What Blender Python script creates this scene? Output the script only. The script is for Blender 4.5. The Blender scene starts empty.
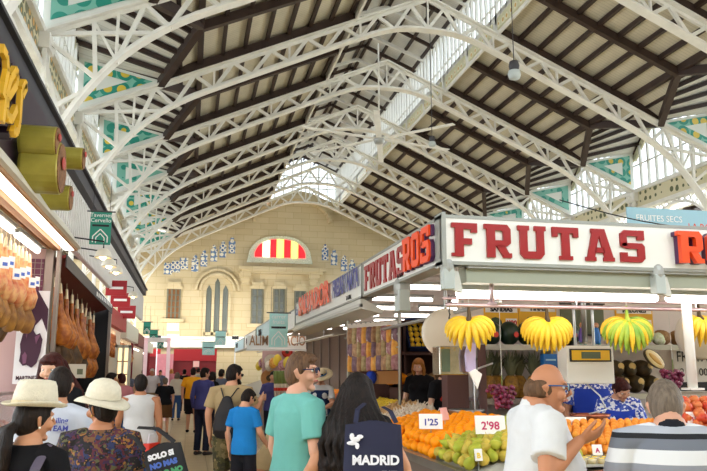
import bpy, bmesh, math, random
from mathutils import Vector as V, Matrix, Euler, noise
random.seed(7)
S = bpy.context.scene
COL = S.collection
PI = math.pi
R = math.radians
# ------------------------------------------------------------------ camera
YAW, PITCH, FPX, HC = R(12.5), R(10.3), 735.0, 1.7
cam = bpy.data.objects.new('camera', bpy.data.cameras.new('camera'))
COL.objects.link(cam)
cam.location = (0, 0, HC)
cam.rotation_euler = (PI/2 + PITCH, 0, -YAW)
cam.data.sensor_width = 36
cam.data.lens = 36*FPX/707
cam.data.clip_end = 500
S.camera = cam

def ray(px, py):
    r, u = px-353.5, 235.5-py
    f = FPX*math.cos(PITCH) - u*math.sin(PITCH)
    z = FPX*math.sin(PITCH) + u*math.cos(PITCH)
    return V((f*math.sin(YAW)+r*math.cos(YAW), f*math.cos(YAW)-r*math.sin(YAW), z))

def at(px, py, X=None, Y=None, Z=None):
    """The point of a world plane X=, Y= or Z= that is seen at a spot of the photograph."""
    d = ray(px, py)
    if Y is not None: k = Y/d.y
    elif X is not None: k = X/d.x
    else: k = (Z-HC)/d.z
    return V((d.x*k, d.y*k, HC+d.z*k))

# ------------------------------------------------------------------ materials
M = {}
def lin(c):
    if isinstance(c, str):
        c = [int(c[i:i+2], 16)/255 for i in (0, 2, 4)]
    return tuple(x/12.92 if x <= .04045 else ((x+.055)/1.055)**2.4 for x in c[:3])+(1,)

def mat(name, col, rough=.6, metal=0, emit=0, noise_s=0, noise_a=.15, bump=0, bump_s=40, alpha=1, trans=0, col2=None, spec=.5, coat=0):
    m = bpy.data.materials.new(name); m.use_nodes = True
    nt = m.node_tree; b = nt.nodes['Principled BSDF']
    c = lin(col)
    b.inputs['Base Color'].default_value = c
    b.inputs['Roughness'].default_value = rough
    b.inputs['Metallic'].default_value = metal
    b.inputs['Specular IOR Level'].default_value = spec
    b.inputs['Coat Weight'].default_value = coat
    if trans: b.inputs['Transmission Weight'].default_value = trans
    if alpha < 1: b.inputs['Alpha'].default_value = alpha
    if emit:
        b.inputs['Emission Color'].default_value = c
        b.inputs['Emission Strength'].default_value = emit
    if noise_s or bump:
        tc = nt.nodes.new('ShaderNodeTexCoord')
    if noise_s:
        n = nt.nodes.new('ShaderNodeTexNoise'); n.inputs['Scale'].default_value = noise_s
        n.inputs['Detail'].default_value = 5
        nt.links.new(tc.outputs['Object'], n.inputs['Vector'])
        r = nt.nodes.new('ShaderNodeValToRGB')
        r.color_ramp.elements[0].position = .3; r.color_ramp.elements[1].position = .7
        d = lin(col2) if col2 else tuple(x*(1-noise_a*2) for x in c[:3])+(1,)
        r.color_ramp.elements[0].color = d; r.color_ramp.elements[1].color = c
        nt.links.new(n.outputs['Fac'], r.inputs['Fac'])
        nt.links.new(r.outputs['Color'], b.inputs['Base Color'])
    if bump:
        n2 = nt.nodes.new('ShaderNodeTexNoise'); n2.inputs['Scale'].default_value = bump_s
        n2.inputs['Detail'].default_value = 4
        nt.links.new(tc.outputs['Object'], n2.inputs['Vector'])
        bp = nt.nodes.new('ShaderNodeBump'); bp.inputs['Strength'].default_value = bump
        bp.inputs['Distance'].default_value = .02
        nt.links.new(n2.outputs['Fac'], bp.inputs['Height'])
        nt.links.new(bp.outputs['Normal'], b.inputs['Normal'])
    M[name] = m
    return m

def banded(name, axis, stops, rough=.8, scale=1.0, repeat=False, base='Object'):
    """constant colour bands along an axis of the object's own space: stops = [(pos, colour), ...]"""
    m = mat(name, 'ffffff', rough); nt = m.node_tree; b = nt.nodes['Principled BSDF']
    tc = nt.nodes.new('ShaderNodeTexCoord'); sp = nt.nodes.new('ShaderNodeSeparateXYZ')
    nt.links.new(tc.outputs[base], sp.inputs[0])
    mu = nt.nodes.new('ShaderNodeMath'); mu.operation = 'MULTIPLY'; mu.inputs[1].default_value = scale
    nt.links.new(sp.outputs['XYZ'.index(axis)], mu.inputs[0])
    out = mu.outputs[0]
    if repeat:
        fr = nt.nodes.new('ShaderNodeMath'); fr.operation = 'FRACT'; nt.links.new(out, fr.inputs[0]); out = fr.outputs[0]
    r = nt.nodes.new('ShaderNodeValToRGB'); r.color_ramp.interpolation = 'CONSTANT'
    e = r.color_ramp.elements
    while len(e) < len(stops): e.new(.5)
    for i, (p, c) in enumerate(stops):
        e[i].position = p; e[i].color = lin(c)
    nt.links.new(out, r.inputs['Fac']); nt.links.new(r.outputs['Color'], b.inputs['Base Color'])
    return m

def cells(name, cols, scale, rough=.5, feat='F1', emit=0, detail=0):
    """patches of several colours (voronoi cells)"""
    m = mat(name, cols[0], rough); nt = m.node_tree; b = nt.nodes['Principled BSDF']
    tc = nt.nodes.new('ShaderNodeTexCoord'); v = nt.nodes.new('ShaderNodeTexVoronoi'); v.inputs['Scale'].default_value = scale
    nz = nt.nodes.new('ShaderNodeTexNoise'); nz.inputs['Scale'].default_value = scale*.7
    mx = nt.nodes.new('ShaderNodeMixRGB'); mx.inputs[0].default_value = detail
    nt.links.new(tc.outputs['Object'], nz.inputs['Vector']); nt.links.new(tc.outputs['Object'], mx.inputs[1]); nt.links.new(nz.outputs['Color'], mx.inputs[2])
    nt.links.new(mx.outputs[0], v.inputs['Vector'])
    sp = nt.nodes.new('ShaderNodeSeparateXYZ'); nt.links.new(v.outputs['Color'], sp.inputs[0])
    r = nt.nodes.new('ShaderNodeValToRGB'); r.color_ramp.interpolation = 'CONSTANT'; e = r.color_ramp.elements
    while len(e) < len(cols): e.new(.5)
    for i, c in enumerate(cols):
        e[i].position = i/len(cols); e[i].color = lin(c)
    nt.links.new(sp.outputs[0], r.inputs['Fac']); nt.links.new(r.outputs['Color'], b.inputs['Base Color'])
    if emit:
        nt.links.new(r.outputs['Color'], b.inputs['Emission Color']); b.inputs['Emission Strength'].default_value = emit
    return m

# ------------------------------------------------------------------ object helpers
def tag(o, label=None, cat=None, group=None, kind=None):
    if label: o['label'] = label
    if cat: o['category'] = cat
    if group: o['group'] = group
    if kind: o['kind'] = kind
    return o

def empty(name, loc=(0, 0, 0), rz=0, parent=None):
    o = bpy.data.objects.new(name, None); o.empty_display_size = .1
    COL.objects.link(o); o.location = loc; o.rotation_euler = (0, 0, rz)
    if parent: o.parent = parent
    return o

def thing(name, label, cat, loc=(0, 0, 0), rz=0, group=None, kind=None):
    return tag(empty(name, loc, rz), label, cat, group, kind)

def kids(o): return [c for c in KIDS.get(o.name, [])]
KIDS = {}
def reg(o, parent):
    if parent: o.parent = parent; KIDS.setdefault(parent.name, []).append(o)

def copy_tree(o, parent=None):
    c = o.copy(); COL.objects.link(c)
    if parent: reg(c, parent)
    for ch in list(KIDS.get(o.name, [])): copy_tree(ch, c)
    return c

class MB:
    def __init__(s): s.v = []; s.f = []; s.mi = []; s.cur = 0
    def add(s, vs, fs):
        n = len(s.v); s.v += [tuple(v) for v in vs]
        for f in fs: s.f.append([i+n for i in f]); s.mi.append(s.cur)
        return s
    def box(s, a, b):
        x0, y0, z0 = a; x1, y1, z1 = b
        return s.add([(x0,y0,z0),(x1,y0,z0),(x1,y1,z0),(x0,y1,z0),(x0,y0,z1),(x1,y0,z1),(x1,y1,z1),(x0,y1,z1)],
                     [(3,2,1,0),(4,5,6,7),(0,1,5,4),(1,2,6,5),(2,3,7,6),(3,0,4,7)])
    def cbox(s, c, d):
        return s.box([c[i]-d[i]/2 for i in range(3)], [c[i]+d[i]/2 for i in range(3)])
    def bar(s, p, q, w, h=None, up=(0, 0, 1)):
        """box beam from p to q, width w sideways and h along up"""
        h = h or w; p = V(p); q = V(q); d = (q-p)
        if d.length < 1e-6: return s
        d.normalize(); up = V(up)
        if abs(d.dot(up)) > .98: up = V((0, 1, 0)) if abs(d.y) < .9 else V((1, 0, 0))
        x = d.cross(up).normalized(); y = x.cross(d).normalized()
        vs = []
        for c in (p, q):
            for a, b in ((-1,-1),(1,-1),(1,1),(-1,1)): vs.append(c+x*a*w/2+y*b*h/2)
        return s.add(vs, [(0,1,2,3),(7,6,5,4),(0,4,5,1),(1,5,6,2),(2,6,7,3),(3,7,4,0)])
    def path(s, pts, w, h, up=(0, 0, 1)):
        for a, b in zip(pts, pts[1:]): s.bar(a, b, w, h, up)
        return s
    def tube(s, pts, rad, n=10, ref=(1, 0, 0), caps=True, closed_flat=False):
        """loft with elliptical rings: rad = list of r or (r_along_ref, r_other)"""
        pts = [V(p) for p in pts]
        if not isinstance(rad, (list, tuple)): rad = [rad]*len(pts)
        if isinstance(rad, tuple) and len(rad) != len(pts): rad = [rad]*len(pts)
        rings = []; ref = V(ref)
        for i, p in enumerate(pts):
            t = (pts[min(i+1, len(pts)-1)]-pts[max(i-1, 0)])
            t = t.normalized() if t.length > 1e-9 else V((0, 0, 1))
            x = ref-t*ref.dot(t)
            if x.length < 1e-3: x = V((0, 1, 0))-t*t.y
            x.normalize(); y = t.cross(x)
            r = rad[i]; a, b = (r, r) if not isinstance(r, (tuple, list)) else r
            rings.append((p, x, y, t, a, b))
        if caps and not closed_flat:
            def capr(rg, sg):
                p, x, y, t, a, b = rg; k = min(a, b)
                return [(p+t*sg*k*math.sin(u), x, y, t, a*math.cos(u), b*math.cos(u)) for u in (R(32), R(62))]
            rings = capr(rings[0], -1)[::-1]+rings+capr(rings[-1], 1)
        vs = []
        for p, x, y, t, a, b in rings:
            for k in range(n):
                an = 2*PI*k/n; vs.append(p+x*a*math.cos(an)+y*b*math.sin(an))
        fs = []
        for i in range(len(rings)-1):
            for k in range(n):
                a = i*n+k; b = i*n+(k+1) % n; fs.append((a, b, b+n, a+n))
        if caps:
            fs.append(tuple(range(n))[::-1]); fs.append(tuple((len(rings)-1)*n+k for k in range(n)))
        return s.add(vs, fs)
    def ell(s, c, r, n=14, m=10, rot=None, fn=None):
        c = V(c); r = (r, r, r) if not isinstance(r, (tuple, list)) else r
        vs = []; fs = []
        for i in range(m+1):
            th = PI*i/m
            for k in range(n):
                ph = 2*PI*k/n
                p = V((math.sin(th)*math.cos(ph)*r[0], math.sin(th)*math.sin(ph)*r[1], math.cos(th)*r[2]))
                if fn: p = fn(p)
                if rot: p = rot @ p
                vs.append(c+p)
        for i in range(m):
            for k in range(n):
                a = i*n+k; b = i*n+(k+1) % n; fs.append((a, a+n, b+n, b))
        return s.add(vs, fs)
    def lathe(s, prof, c=(0, 0, 0), n=20, axis='Z'):
        """prof = [(r, h)]"""
        c = V(c); vs = []; fs = []
        for r, h in prof:
            for k in range(n):
                a = 2*PI*k/n; x, y = r*math.cos(a), r*math.sin(a)
                p = {'Z': (x, y, h), 'Y': (x, h, -y), 'X': (h, x, y)}[axis]
                vs.append(c+V(p))
        for i in range(len(prof)-1):
            for k in range(n):
                a = i*n+k; b = i*n+(k+1) % n; fs.append((a, b, b+n, a+n))
        if prof[0][0] > 1e-4: fs.append(tuple(range(n))[::-1])
        if prof[-1][0] > 1e-4: fs.append(tuple((len(prof)-1)*n+k for k in range(n)))
        return s.add(vs, fs)
    def prism(s, poly, o, ux, uy, t):
        """2D polygon extruded by vector t; o + ux*u + uy*v"""
        o = V(o); ux = V(ux); uy = V(uy); t = V(t); n = len(poly)
        a = [o+ux*p[0]+uy*p[1] for p in poly]
        return s.add(a+[p+t for p in a], [tuple(range(n)), tuple(range(2*n-1, n-1, -1))]+[(k, k+n, (k+1) % n+n, (k+1) % n) for k in range(n)])
    def quad(s, *p): return s.add(p, [tuple(range(len(p)))])
    def build(s, name, m, parent=None, smooth=False, loc=None, remesh=0, sm=2, bevel=0, label=None):
        me = bpy.data.meshes.new(name); me.from_pydata(s.v, [], s.f)
        for x in (m if isinstance(m, (list, tuple)) else [m]): me.materials.append(x)
        if any(s.mi):
            me.polygons.foreach_set('material_index', s.mi)
        if not remesh:
            bm = bmesh.new(); bm.from_mesh(me); bmesh.ops.recalc_face_normals(bm, faces=bm.faces); bm.to_mesh(me); bm.free()
        if smooth: me.polygons.foreach_set('use_smooth', [True]*len(me.polygons))
        me.update()
        o = bpy.data.objects.new(name, me); COL.objects.link(o)
        reg(o, parent)
        if loc is not None: o.location = loc
        if label: o['label'] = label
        if remesh:
            r = o.modifiers.new('r', 'REMESH'); r.mode = 'VOXEL'; r.voxel_size = remesh; r.use_smooth_shade = True
            if sm:
                k = o.modifiers.new('s', 'SMOOTH'); k.factor = .5; k.iterations = sm
        if bevel:
            k = o.modifiers.new('b', 'BEVEL'); k.width = bevel; k.segments = 2; k.limit_method = 'ANGLE'
        return o

def struct(name, mb, m, **k):
    o = mb.build(name, m, **k); o['kind'] = 'structure'; return o

def text(name, body, m, parent, loc, rot, size, ext=.004, off=0, align='LEFT', sx=1, shear=0, fit=0):
    c = bpy.data.curves.new(name, 'FONT'); c.body = body; c.size = size; c.extrude = ext; c.offset = off
    c.align_x = align; c.align_y = 'BOTTOM'; c.shear = shear; c.resolution_u = 3
    tmp = bpy.data.objects.new('tmp', c)
    me = tmp.to_mesh().copy(); tmp.to_mesh_clear(); bpy.data.objects.remove(tmp)
    me.materials.clear(); me.materials.append(m)
    if fit and me.vertices:
        w = max(v.co.x for v in me.vertices)-min(v.co.x for v in me.vertices); sx = fit/w
    o = bpy.data.objects.new(name, me); COL.objects.link(o); reg(o, parent)
    o.location = loc; o.rotation_euler = rot; o.scale = (sx, 1, 1)
    return o

# heavy slab letters on a unit-high grid (drawn as outline pieces)
GL = {
 'F': (.74, [[(0,0),(.34,0),(.34,.36),(.58,.36),(.58,.54),(.34,.54),(.34,.82),(.56,.82),(.56,.72),(.74,.72),(.74,1),(0,1),(0,.86),(.1,.86),(.1,.1),(0,.1)]]),
 'R': (.8, [[(.08,0),(.32,0),(.32,1),(0,1),(0,.86),(.08,.86)], [(.32,.82),(.5,.82),(.56,.78),(.78,.86),(.68,1),(.32,1)], [(.56,.5),(.78,.44),(.78,.86),(.56,.78)], [(.32,.34),(.66,.34),(.78,.44),(.56,.52),(.32,.52)], [(.36,.36),(.6,.36),(.72,.14),(.8,.14),(.8,0),(.56,0)]]),
 'U': (.84, [[(0,1),(0,.86),(.06,.86),(.06,.14),(.28,.22),(.28,.86),(.34,.86),(.34,1)], [(.5,1),(.5,.86),(.56,.86),(.56,.22),(.78,.14),(.78,.86),(.84,.86),(.84,1)], [(.06,.14),(.18,0),(.66,0),(.78,.14),(.56,.22),(.28,.22)]]),
 'T': (.8, [[(0,1),(0,.7),(.16,.7),(.16,.82),(.28,.82),(.28,.12),(.2,.12),(.2,0),(.6,0),(.6,.12),(.52,.12),(.52,.82),(.64,.82),(.64,.7),(.8,.7),(.8,1)]]),
 'A': (.9, [[(0,0),(.32,0),(.32,.12),(.28,.12),(.44,.8),(.36,1),(.2,1),(.2,.88),(.24,.88),(.06,.12),(0,.12)], [(.56,0),(.9,0),(.9,.12),(.86,.12),(.62,1),(.36,1),(.44,.8),(.6,.12),(.56,.12)], [(.28,.26),(.6,.26),(.56,.42),(.32,.42)]]),
 'S': (.8, [[(.0,.3),(.0,.0),(.2,.0),(.2,.04),(.24,0),(.66,0),(.78,.12),(.56,.18),(.22,.18),(.22,.3)], [(.56,.18),(.78,.12),(.78,.5),(.7,.6),(.56,.42)], [(.56,.42),(.7,.6),(.24,.6),(.1,.6),(.02,.5),(.22,.42)], [(.02,.5),(.22,.5),(.22,.82),(.02,.9)], [(.02,.88),(.14,1),(.56,1),(.6,.96),(.6,1),(.78,1),(.78,.7),(.56,.7),(.56,.82),(.22,.82)]]),
 'O': (.84, [[(.18,0),(.66,0),(.8,.14),(.58,.2),(.26,.2),(.04,.14)], [(.04,.14),(.26,.2),(.26,.8),(.04,.86)], [(.58,.2),(.8,.14),(.8,.86),(.58,.8)], [(.04,.86),(.26,.8),(.58,.8),(.8,.86),(.66,1),(.18,1)]]),
}
def slab_text(mb, s, o, ux, uy, t, h, w=1.0, gap=.14):
    """letters h high from o along ux, w = width factor; returns the total length"""
    x = 0
    for ch in s:
        if ch == ' ': x += .5*h*w; continue
        gw, polys = GL[ch]
        for p in polys: mb.prism([(x+a*h*w, b*h) for a, b in p], o, ux, uy, t)
        x += (gw+gap)*h*w
    return x
# ================================================================== materials
mat('white_paint', 'eceae4', .5, noise_s=3, noise_a=.04)
mat('iron_white', 'efede6', .5, noise_s=2.5, noise_a=.07)
mat('dark_timber', '3a2821', .6, noise_s=6, noise_a=.1)
mat('glass', 'ffffff', .02, trans=1, alpha=.25)
mat('tile_teal', '2f9f8a', .3)
mat('floor_tile', 'cdbb9a', .35, noise_s=1.2, noise_a=.06)
mat('steel', 'b9bab8', .3, metal=.9)
mat('steel_matt', 'a7a9a6', .45, metal=.4)
mat('grey_box', 'b4bcba', .5)
mat('sign_white', 'eceeea', .4)
mat('frame_grey', '9a9d98', .4, metal=.3)
mat('red_letter', '9c0810', .35)
mat('orange_letter', 'f04a06', .35)
mat('purple_side', '4d2350', .5)
mat('tube_light', 'fff2ea', .5, emit=3.2)
mat('lamp_warm', 'ffd9a0', .5, emit=9)
mat('lightbox', 'fff4ea', .5, emit=1.8)
mat('black', '17141a', .6)
mat('darkgrey', '3c3a3e', .6)

def boards(name, c1, c2, axis, sc):
    m = mat(name, c1, .75); nt = m.node_tree; b = nt.nodes['Principled BSDF']
    tc = nt.nodes.new('ShaderNodeTexCoord'); sp = nt.nodes.new('ShaderNodeSeparateXYZ'); nt.links.new(tc.outputs['Object'], sp.inputs[0])
    mu = nt.nodes.new('ShaderNodeMath'); mu.operation = 'MULTIPLY'; mu.inputs[1].default_value = sc; nt.links.new(sp.outputs['XYZ'.index(axis)], mu.inputs[0])
    fr = nt.nodes.new('ShaderNodeMath'); fr.operation = 'FRACT'; nt.links.new(mu.outputs[0], fr.inputs[0])
    r = nt.nodes.new('ShaderNodeValToRGB'); e = r.color_ramp.elements
    e[0].position = .0; e[0].color = lin(c2); e[1].position = .14; e[1].color = lin(c1)
    nt.links.new(fr.outputs[0], r.inputs['Fac'])
    nz = nt.nodes.new('ShaderNodeTexNoise'); nz.inputs['Scale'].default_value = 1.7; nz.inputs['Detail'].default_value = 5
    nt.links.new(tc.outputs['Object'], nz.inputs['Vector'])
    mx = nt.nodes.new('ShaderNodeMixRGB'); mx.blend_type = 'MULTIPLY'; mx.inputs[0].default_value = .3
    nt.links.new(r.outputs['Color'], mx.inputs[1]); nt.links.new(nz.outputs['Fac'], mx.inputs[2])
    nt.links.new(mx.outputs[0], b.inputs['Base Color'])
    return m
boards('roof_board', 'dcd3ba', 'a9a08a', 'Y', 8)
boards('roof_board_pale', 'f4f2ec', 'c9c5ba', 'Y', 8)  # gable boards are white; on the lantern the pale tone paints in daylight

# stone wall
def stone():
    m = mat('stone', 'cdb98c', .85); nt = m.node_tree; b = nt.nodes['Principled BSDF']
    tc = nt.nodes.new('ShaderNodeTexCoord'); mp = nt.nodes.new('ShaderNodeMapping'); mp.inputs['Rotation'].default_value = (PI/2, 0, 0)
    nt.links.new(tc.outputs['Object'], mp.inputs[0])
    br = nt.nodes.new('ShaderNodeTexBrick'); br.inputs['Scale'].default_value = 1; br.inputs['Brick Width'].default_value = 1.1; br.inputs['Row Height'].default_value = .42
    br.inputs['Mortar Size'].default_value = .015
    br.inputs['Color1'].default_value = lin('d6c7a6'); br.inputs['Color2'].default_value = lin('d0c09c'); br.inputs['Mortar'].default_value = lin('bfae88')
    nt.links.new(mp.outputs[0], br.inputs['Vector'])
    nz = nt.nodes.new('ShaderNodeTexNoise'); nz.inputs['Scale'].default_value = .6; nz.inputs['Detail'].default_value = 6; nt.links.new(tc.outputs['Object'], nz.inputs['Vector'])
    mx = nt.nodes.new('ShaderNodeMixRGB'); mx.blend_type = 'MULTIPLY'; mx.inputs[0].default_value = .25
    nt.links.new(br.outputs['Color'], mx.inputs[1]); nt.links.new(nz.outputs['Fac'], mx.inputs[2]); nt.links.new(mx.outputs[0], b.inputs['Base Color'])
stone()
# glazed tile motif: dots on teal
def dots(name, bg, c1, c2, sc, thr=.32, emit=0):
    m = mat(name, bg, .3); nt = m.node_tree; b = nt.nodes['Principled BSDF']
    tc = nt.nodes.new('ShaderNodeTexCoord'); v = nt.nodes.new('ShaderNodeTexVoronoi'); v.inputs['Scale'].default_value = sc; v.inputs['Randomness'].default_value = .25
    nt.links.new(tc.outputs['Object'], v.inputs['Vector'])
    r = nt.nodes.new('ShaderNodeValToRGB'); r.color_ramp.interpolation = 'CONSTANT'; e = r.color_ramp.elements; e.new(.5)
    e[0].position = 0; e[0].color = lin(c1); e[1].position = thr; e[1].color = lin(bg); e[2].position = thr*1.75; e[2].color = lin(c2)
    nt.links.new(v.outputs['Distance'], r.inputs['Fac']); nt.links.new(r.outputs['Color'], b.inputs['Base Color'])
    return m
dots('tile_dots', '2a9482', 'e2c64a', '7fbfae', 2.3, .3)
dots('tile_frieze', '5a5f3c', 'd9a94f', 'd8cfae', 3.0, .28)
dots('tile_verge', 'ece6cc', 'd0a84a', 'd9d6b4', 3.0, .2)
dots('tile_blue', 'e8e4d6', '3a5f9c', '5f7fae', 3.2, .28)
dots('lace_tile', 'eef3e8', '5f8a66', 'd3dfc8', 9, .22)
mat('tile_white', 'e9ebe4', .35)

# ================================================================== nave
YT = [-4.5, .6, 5.7, 10.8, 15.9, 21.0, 26.1, 31.2, 36.3, 41.4, 46.5]
SB, XR, HW = 5.1, 7.1, 10.5
YW = 48.6
ZA, ZN = 13.5, 8.8
SL = (ZA-ZN)/HW
def ztop(dx): return ZA-SL*abs(dx)
LOW = [(0,12.4),(1.2,12.28),(2.6,11.72),(4.2,10.98),(6,10.15),(7.6,9.35),(8.7,8.5),(9.5,7.5),(10.0,6.6),(10.3,5.9)]
def zlow(dx):
    dx = abs(dx)
    for (a, b), (c, d) in zip(LOW, LOW[1:]):
        if dx <= c: return b+(d-b)*(dx-a)/(c-a)
    return LOW[-1][1]
def smooth_low():
    pts = []
    n = len(LOW)
    for i in range(n-1):
        p0 = LOW[max(i-1, 0)] if i else (-LOW[1][0], LOW[1][1]); p1 = LOW[i]; p2 = LOW[i+1]; p3 = LOW[min(i+2, n-1)]
        for k in range(4):
            t = k/4
            pts.append(tuple(.5*((2*p1[j])+(-p0[j]+p2[j])*t+(2*p0[j]-5*p1[j]+4*p2[j]-p3[j])*t*t+(-p0[j]+3*p1[j]-3*p2[j]+p3[j])*t**3) for j in (0, 1)))
    pts.append(LOW[-1]); return pts
LOWS = smooth_low()

def truss():
    root = empty('truss_beam', (0, 0, 0)); tag(root, None, None, None, 'structure')
    t = MB(); l = MB(); w = MB()
    for sg in (-1, 1):
        a = V((XR, 0, ZA)); b = V((XR+sg*HW, 0, ZN))
        t.bar(a+V((0,0,.02)), b, .34, .05); t.bar(a+V((0,0,-.06)), b+V((0,0,-.06)), .05, .1)
        pts = [V((XR+sg*x, 0, z)) for x, z in LOWS]
        for p, q in zip(pts, pts[1:]):
            nrm = V((-(q-p).z, 0, (q-p).x)).normalized(); nrm *= (1 if nrm.z > 0 else -1)
            l.bar(p, q, .32, .05, nrm); l.bar(p+nrm*.06, q+nrm*.06, .05, .1, nrm)
        # lattice
        N = 16
        xs = [i*8.9/N for i in range(N+1)]
        for i, x in enumerate(xs):
            zt, zl = ztop(x)-.05, zlow(x)+.03
            X = XR+sg*x
            if i % 4 == 0: w.bar((X, 0, zl), (X, 0, zt), .06, .08, (0, 1, 0))
            if i < N:
                X2 = XR+sg*xs[i+1]; zt2, zl2 = ztop(xs[i+1])-.05, zlow(xs[i+1])+.03
                w.bar((X, 0, zl), (X2, 0, zt2), .1, .09, (0, 1, 0)) if i % 2 == 0 else w.bar((X, 0, zt), (X2, 0, zl2), .1, .09, (0, 1, 0))
        # bars fanning to the springing
        nd = V((XR+sg*HW, 0, ZN))
        for x, z in ((9.3, 7.9), (8.2, 9.05), (9.95, 6.8)):
            w.bar(nd, (XR+sg*x, 0, z), .09, .09, (0, 1, 0))
        w.bar((XR+sg*9.4, 0, ztop(9.4)-.1), (XR+sg*9.3, 0, 7.9), .09, .09, (0, 1, 0))
        w.bar((XR+sg*9.4, 0, ztop(9.4)-.1), (XR+sg*8.9, 0, 8.35), .06, .06, (0, 1, 0))
        w.bar((XR+sg*HW, 0, 6.9), (XR+sg*9.5, 0, 7.6), .09, .09, (0, 1, 0))
    t.build('top_chord', M['iron_white'], root); l.build('arch_chord', M['iron_white'], root); w.build('lattice', M['iron_white'], root)
    return root
T0 = truss()
for i, y in enumerate(YT):
    o = T0 if i == 0 else copy_tree(T0)
    o.location = (0, y, 0)

# columns (white iron, on stone plinths)
def column():
    root = empty('column'); tag(root, None, None, None, 'structure')
    m = MB()
    for a in (-1, 1):
        for b in (-1, 1): m.bar((a*.17, b*.17, 0), (a*.17, b*.17, ZN), .08, .08)
    z = .6; k = 1
    while z < ZN-.5:
        for a in (-1, 1):
            m.bar((a*.17, -.17*k, z), (a*.17, .17*k, z+.42), .03, .05, (1, 0, 0))
            m.bar((-.17*k, a*.17, z), (.17*k, a*.17, z+.42), .05, .03, (1, 0, 0))
        z += .42; k = -k
    m.build('shaft', M['iron_white'], root)
    c = MB(); c.box((-.3, -.3, 5.7), (.3, .3, 5.95)); c.box((-.27, -.27, 8.4), (.27, .27, 8.75)); c.box((-.3, -.3, 0), (.3, .3, .6))
    c.build('capital', M['iron_white'], root)
    return root
C0 = column(); first = True
for y in YT:
    for sg in (-1, 1):
        o = C0 if first else copy_tree(C0); first = False
        o.location = (XR+sg*HW, y, 0)

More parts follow.
